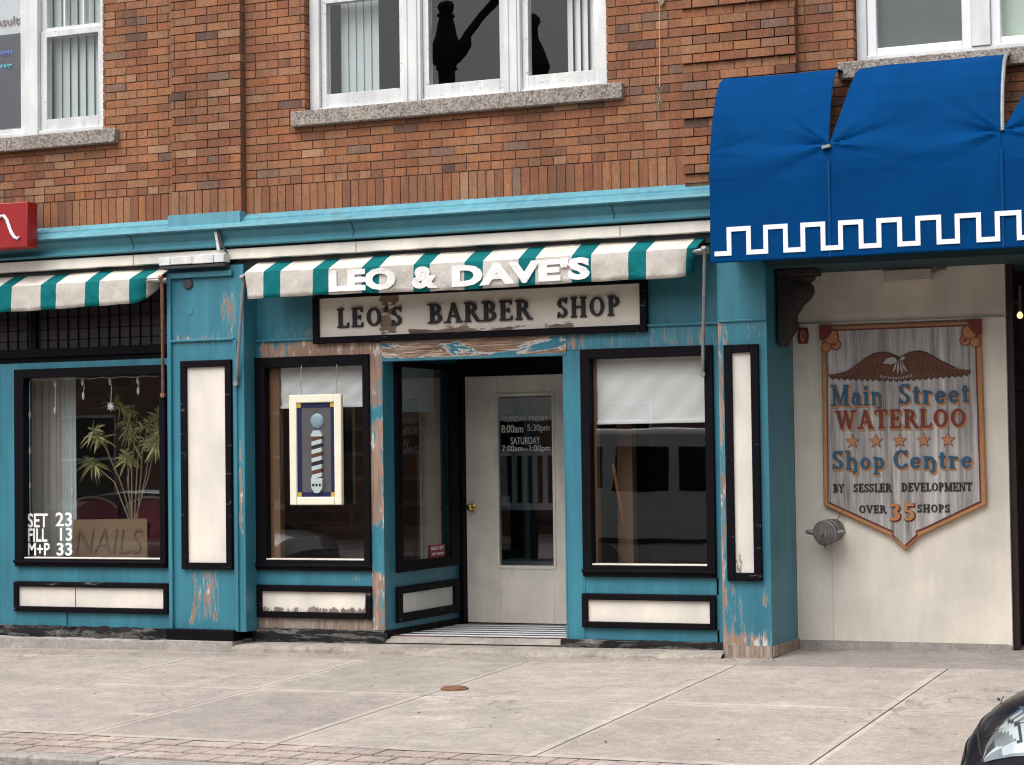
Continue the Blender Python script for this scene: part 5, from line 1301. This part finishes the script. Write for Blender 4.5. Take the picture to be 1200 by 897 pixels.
mb.build('wire', 'clear_plastic', sl_)
for xx, zz, st_ in ((-10.604, 1.96, 0), (-10.312, 2.08, 0), (-10.034, 2.0, 1), (-9.755, 2.11, 0), (-10.6, 2.19, 0), (-10.32, 2.2, 0), (-10.04, 2.2, 0), (-9.76, 2.2, 0), (-10.87, 1.93, 0), (-10.872, 1.62, 0), (-10.874, 1.318, 0), (-10.43, 1.26, 0), (-9.52, .95, 0)):
    mb = MB()
    if st_: mb.prism([(xx+(.042 if i % 2 == 0 else .018)*math.cos(RAD(90+22.5*i)), zz-.03+(.042 if i % 2 == 0 else .018)*math.sin(RAD(90+22.5*i))) for i in range(16)], .05, .06)
    else: mb.lathe((xx, .055, zz), (0, 0, -1), [(-.018, .005), (0, .011), (.025, .013), (.05, .003)], 8)
    mb.build('star' if st_ else 'bulb', 'clear_plastic', sl_)

# broom and things inside the barber shop
br = thing('broom', (-5.5, .5, .6), 'orange broom stick leaning inside the right barber window', 'broom')
mb = MB(); mb.tube([(-5.62, .42, 1.43), (-5.56, .46, 1.0), (-5.47, .5, .3)], .014, 8); mb.build('stick', 'broom', br)
mb = MB(); mb.prism([(-5.6, .12), (-5.34, .12), (-5.41, .32), (-5.53, .32)], .47, .54); mb.build('bristles', 'dry_weed', br)
bn = thing('door_reflection_slats', (-6.6, 2.2, .1), 'made-up white slats behind the door glass in place of a reflection', 'slat stand-in')  # slats added indoors to stand in for a reflection in the door pane
mb = MB()
for k in range(8): mb.box(-7.45+k*.1, -7.405+k*.1, 2.2, 2.23, 1.06, 1.52)
mb.build('slat', 'blind_old', bn)
mb = MB(); mb.box(-7.5, -6.68, 2.18, 2.25, 1.5, 1.56); mb.box(-7.5, -6.68, 2.18, 2.25, 1.02, 1.08); mb.build('rail', 'blind_old', bn)
mb = MB(); mb.box(-7.5, -6.68, 2.25, 2.7, .52, .56); mb.build('seat', 'blind_old', bn)
for xx in (-7.47, -6.71):
    mb = MB(); mb.box(xx-.03, xx+.03, 2.18, 2.25, .05, 1.5); mb.build('leg', 'blind_old', bn)

# utility cover in the sidewalk
uc = thing('valve_cover', (-5.86, -2.04, gz(-5.86, -2.04)), 'small round rusty cover set in the sidewalk slab', 'cover')
z_ = gz(-5.86, -2.04); mb = MB(); mb.lathe((-5.86, -2.04, z_-.002), (0, 0, 1), [(0, .095), (.012, .095), (.016, .085)], 24); mb.build('ring', 'rust', uc)
mb = MB(); mb.lathe((-5.86, -2.04, z_+.012), (0, 0, 1), [(0, .078), (.007, .076), (.008, .002)], 24); mb.build('lid', 'rust', uc)

gm = MB()
def chip(x, y):
    z = gz(x, y)+.002; r_ = random.uniform(.003, .011); a0 = random.uniform(0, 6.3)
    gm.face([(x+r_*random.uniform(.5, 1.3)*math.cos(a0+k*1.257), y+r_*random.uniform(.5, 1.3)*math.sin(a0+k*1.257), z+random.uniform(0, .004)) for k in range(5)], 0 if random.random() < .7 else 1)
for k in range(260):
    x = random.uniform(-11.2, -2.3); chip(x, (-.33 if x < -4.55 else (.42 if x > -4.1 else -.26))-abs(random.gauss(0, .10)))
for k in range(110): chip(random.uniform(-10, -1.8), random.uniform(-4.2, -.4))
tag(gm.build('grit', ['letter_black', 'rust']), kind='stuff')
# ------------------------------------------------------------------ cars
def car(front_x, yc, z0, paint_, label, group=None):
    r = thing('parked_car', (front_x, yc, z0), label, 'car', group)
    L_ = 4.55
    tops = [(0, .54), (.02, .62), (.06, .685), (.12, .745), (.20, .79), (.32, .83), (.6, .88), (1.0, .93), (1.35, .97), (3.6, .98), (4.2, .97), (4.45, .9), (4.55, .75)]
    bots = [(0, .50), (.02, .40), (.06, .30), (.12, .24), (.3, .2), (.8, .19), (3.9, .2), (4.3, .26), (4.5, .36), (4.55, .5)]
    wids = [(0, .60), (.03, .66), (.1, .735), (.2, .80), (.35, .855), (.6, .885), (1.2, .90), (3.6, .90), (4.2, .86), (4.45, .78), (4.55, .62)]
    def ev(tab, s):
        for a, b in zip(tab, tab[1:]):
            if s <= b[0]+1e-9:
                u = (s-a[0])/(b[0]-a[0]); return a[1]+(b[1]-a[1])*u
        return tab[-1][1]
    def pt(s, t, out=0.):
        """t: -1..1 across from street side bottom over the top to kerb side bottom"""
        top, bot, wd = ev(tops, s), ev(bots, s), ev(wids, s)
        a = abs(t); sg = 1 if t > 0 else -1
        n = 3.2
        ang = (1-a)*math.pi/2*1.0     # a=1 bottom edge, a=0 top centre
        # superellipse quarter from (wd,mid) .. upper; lower part straight tuck
        if a > .62:
            u = (a-.62)/.38; y = wd*(1-.10*u*u); z = (bot+(top-bot)*.52)*(1-u)+bot*u
        else:
            th = (1-a/.62)*math.pi/2; zm = bot+(top-bot)*.52
            y = wd*(abs(math.cos(th))**(2/n)); z = zm+(top-zm)*(abs(math.sin(th))**(2/2.6))
        x = s+.20*(abs(y)/.9)**2.4*math.exp(-s/.6)
        p = Vector((front_x+x, yc+sg*y, z0+z))
        if out: c = Vector((front_x+max(s, .5)+.3, yc, z0+.5)); p += (p-c).normalized()*out
        return p
    ss = [0, .008, .02, .04, .06, .09, .12, .16, .2, .26, .32, .4, .5, .6, .8, 1., 1.35, 1.8, 2.4, 3., 3.6, 3.9, 4.2, 4.35, 4.45, 4.52, 4.55]; nt2 = 56
    mb = MB(); mb.grid([[pt(s, -1+2*j/nt2) for j in range(nt2+1)] for s in ss])
    mb.face([pt(0, -1+2*j/nt2) for j in range(nt2+1)][::-1]); mb.face([pt(L_, -1+2*j/nt2) for j in range(nt2+1)])
    body = mb.build('body', paint_, r)
    cab = [(1.2, .93, .82), (2.0, 1.40, .64), (2.4, 1.445, .62), (3.1, 1.43, .62), (3.9, .97, .78)]
    mb = MB(); rows_ = []
    for s, z, wd in cab:
        rows_.append([(front_x+s, yc-wd-.06, z0+.93), (front_x+s, yc-wd, z0+z-.02), (front_x+s, yc-wd*.85, z0+z+.01), (front_x+s, yc+wd*.85, z0+z+.01), (front_x+s, yc+wd, z0+z-.02), (front_x+s, yc+wd+.06, z0+.93)])
    mb.grid(rows_, 0, False, None, lambda i, j: 1 if (i in (1, 2) and j in (1, 2, 3)) else 0)
    mb.build('cabin', ['car_glass', paint_], r)
    for s in (.92, 3.62):
        for sg in (-1, 1):
            mb = MB(); mb.lathe((front_x+s, yc+sg*.72, z0+.32), (0, sg, 0), [(0, .30), (.0, .32), (.17, .32), (.19, .30), (.19, .22)], 28); wh = mb.build('wheel', 'tyre', r)
            mb = MB(); mb.lathe((front_x+s, yc+sg*.9, z0+.32), (0, sg, 0), [(0, .22), (.012, .215), (.0, .19), (.008, .05), (.02, .04), (.02, .002)], 24); mb.build('rim', 'rim', wh)
            mb = MB(); mb.lathe((front_x+s, yc+sg*.68, z0+.36), (0, sg, 0), [(0, .38), (.232, .38), (.233, .30)], 28); mb.build('wheel_arch', 'plastic_dark', r)
    for sg in (-1, 1):
        mb = MB(); ns, nq = 44, 16
        # outline in (s, t): sweeps back along the shoulder
        def hp(u, v, out):
            s = .085+u*.55; lo = .47+.05*u; hi = .43-.25*min(1, u/.32)**.6+.05*max(0, u-.5)
            pinch = 1-.55*max(0, u-.55)/.45
            c_ = (lo+hi)/2; h_ = (lo-hi)/2*pinch
            return pt(s, sg*(c_-h_*(2*v-1)), out)
        g0 = [[hp(i/ns, j/nq, .004) for j in range(nq+1)] for i in range(ns+1)]
        def mf(i, j):
            u, v = (i+.5)/ns, (j+.5)/nq
            if v > .93 or v < .05: return 2
            if u > .62: return 0 if v > .35 and v < .8 else 1
            w_ = u/.32
            if abs(w_-(.62+.28*math.sin(v*3.1+.2))) < .05 and v > .25: return 3
            if v < .30: return (1 if int(i) % 2 else 2) if w_ < .42 else 0
            if w_ < .30 and .42 < v < .72: return 3
            if (int(i*.37+j*.22)*7+int(j*.31-i*.12)*5) % 5 in (1, 3): return 2 if (i+j) % 3 else 1
            if w_ > .8 and v > .6: return 2 if int(j) % 2 else 0
            return 0
        mb.grid(g0, 0, False, None, mf if sg < 0 else mf)
        hl = mb.build('headlight', ['chrome', 'lamp_grey', 'lamp_grey', 'plastic_dark'], r)
        mb = MB(); mb.grid([[hp(i/ns, j/nq, .016) for j in range(nq+1)] for i in range(ns+1)]); mb.build('lamp_cover', 'lens', hl)
    for sg in (-1, 1):      # bonnet shut line
        mb = MB(); mb.tube([pt(.10+.9*i/14, sg*(.30-.02*i/14), .0015) for i in range(15)], .004, 5); mb.build('bonnet_gap', 'plastic_dark', r)
    mb = MB(); mb.tube([pt(.075, -.42+.84*i/20, .001) for i in range(21)], .004, 5); mb.build('bonnet_gap', 'plastic_dark', r)
    mb = MB(); g1 = [[pt(.002+.02*i, -.30+.6*j/12, .004) for j in range(13)] for i in range(2)]; mb.grid(g1); mb.build('grille', 'plastic_dark', r)
    return r
CAR = car(-1.64, -6.02, -.285, 'car_black', 'shiny black car with clear headlight parked at the kerb, lower right')
c2 = car(-16.0, -6.1, -.29, 'car_silver', 'grey car parked at the kerb further down the street, mirrored in the salon glass')
# leaf stuck on the car front
lf = thing('dry_leaf', (-1.5, -6.2, .48), 'tiny dry leaf with stalk stuck to the hood of the black car', 'leaf')
mb = MB(); P0 = Vector((-1.50, -6.15, .462)); mb.tube([P0, P0+Vector((.004, 0, .022)), P0+Vector((.014, 0, .038))], .002, 5); mb.build('stalk', 'pole_dark', lf)
mb = MB(); mb.face([P0+Vector((0, 0, .018)), P0+Vector((-.014, -.008, .022)), P0+Vector((-.009, -.008, .034)), P0+Vector((.0, 0, .028))]); mb.build('blade', 'rust', lf)

# white van across the street, seen mirrored in the right window
vn = thing('white_van', (-9., -12, -.29), 'white van parked across the street, mirrored in the barber window', 'van')
zr = -.29
prof = [(-10.5, zr+.3), (-6.0, zr+.3), (-5.85, zr+.9), (-6.3, zr+1.15), (-7.0, zr+1.25), (-7.9, zr+1.95), (-8.3, zr+2.12), (-10.1, zr+2.15), (-10.42, zr+1.95), (-10.5, zr+1.4)]
mb = MB(); mb.prism(prof, -12.9, -11.0); vb = mb.build('body', 'van_white', vn, .08)
def vwin(poly):
    mb = MB(); mb.prism(poly, -12.91, -10.985); mb.build('window', 'car_glass', vn, .01)
vwin([(-9.62, zr+1.30), (-8.82, zr+1.30), (-8.82, zr+1.9), (-9.55, zr+1.9)]); vwin([(-8.68, zr+1.3), (-7.55, zr+1.3), (-8.1, zr+1.88), (-8.68, zr+1.9)]); vwin([(-10.38, zr+1.35), (-9.76, zr+1.35), (-9.74, zr+1.9), (-10.25, zr+1.9)])
for xx in (-9.75, -6.9):
    for yy in (-12.85, -11.15):
        mb = MB(); mb.lathe((xx, yy-.1, zr+.36), (0, 1, 0), [(0, .28), (.0, .36), (.24, .36), (.25, .24)], 24); wv = mb.build('wheel', 'tyre', vn)
        mb = MB(); mb.lathe((xx, yy-.08, zr+.36), (0, 1, 0), [(0, .23), (.238, .23), (.24, .05)], 20); mb.build('rim', 'rim', wv)
mb = MB(); mb.box(-10.45, -6., -12.915, -10.98, zr+.62, zr+.68); mb.build('side_trim', 'plastic_dark', vn)

# ornate street lamp across the street whose dark head is mirrored upstairs
sl2 = thing('street_lamp', (-12.46, -12.1, -.15), 'ornate black street lamp across the street, mirrored in the upstairs glass', 'street lamp')
mb = MB(); mb.tube([(-12.46, -12.1, -.15), (-12.46, -12.1, 6.6)], [.09, .06], 12); mb.build('post', 'silhouette', sl2)
mb = MB(); mb.lathe((-12.44, -12.1, 0), (0, 0, 1), [(6.5, .07), (6.8, .10), (6.95, .12), (7.08, .13), (7.1, .17), (7.14, .15), (7.25, .21), (7.36, .23), (7.46, .20), (7.56, .15), (7.7, .125), (7.8, .105), (7.86, .09), (7.87, .125), (7.9, .12), (7.91, .085), (7.96, .10), (8.02, .12), (8.07, .09), (8.1, .02)], 16); mb.build('lantern', 'silhouette', sl2)
mb = MB(); mb.tube([(-12.3, -12.1, 7.22), (-12.22, -12.1, 7.32), (-12.14, -12.1, 7.45), (-12.1, -12.1, 7.56), (-11.9, -12.1, 7.78), (-11.5, -12.1, 8.12), (-11.0, -12.1, 8.55)], [.08, .09, .10, .06, .052, .05, .045], 10); mb.build('arm', 'silhouette', sl2)
mb = MB(); mb.tube([(-12.58, -12.1, 7.2), (-12.68, -12.1, 7.32), (-12.74, -12.1, 7.48), (-12.73, -12.1, 7.62), (-12.68, -12.1, 7.72)], [.06, .075, .08, .07, .03], 10); mb.build('scroll', 'silhouette', sl2)
sb = thing('pole_bell', (-11.06, -12.1, 6.6), 'dark bell shaped lamp on a pole across the street, mirrored upstairs', 'street lamp')
mb = MB(); mb.lathe((-11.09, -12.1, 6.6), (0, 0, 1), [(0, .05), (.18, .1), (.32, .2), (.42, .24), (.6, .17), (.8, .08), (.98, .06), (1.05, .1), (1.12, .08), (1.18, .02)], 16); mb.build('lantern', 'silhouette', sb)
mb = MB(); mb.tube([(-11.09, -12.1, -.15), (-11.09, -12.1, 6.65)], .05, 10); mb.build('post', 'silhouette', sb)

# brick building across the street (seen only as a reflection)
ob = thing('opposite_building', (-20, -22, 0), 'two storey brick building across the street, mirrored in the shop glass', 'building')
OB = []
for k in range(-12, 10):
    for zz in (0.6, 4.2): OB.append((k*4.-2.6, k*4.-.9, zz, zz+1.9))
mb = MB()
holes_boxes(mb, -50, 40, -.2, 7.6, -22.2, -21.9, OB); mb.box(-50, 40, -30, -22.2, 7.4, 7.6); mb.box(-50, 40, -30.2, -30, -.2, 7.6)
mb.build('wall', 'opposite_brick', ob)
mb = MB()
for a, b, c, d in OB: mb.box(a, b, -22.15, -22.1, c, d)
mb.build('pane', 'car_glass', ob)
mb = MB()
for a, b, c, d in OB: mb.frame(a, b, c, d, .07, -22.1, -21.95); mb.box(a, b, -22.1, -22., (c+d)/2-.03, (c+d)/2+.03); mb.box(a-.1, b+.1, -22.1, -21.85, c-.12, c)
mb.build('window_frame', 'white_paint', ob)
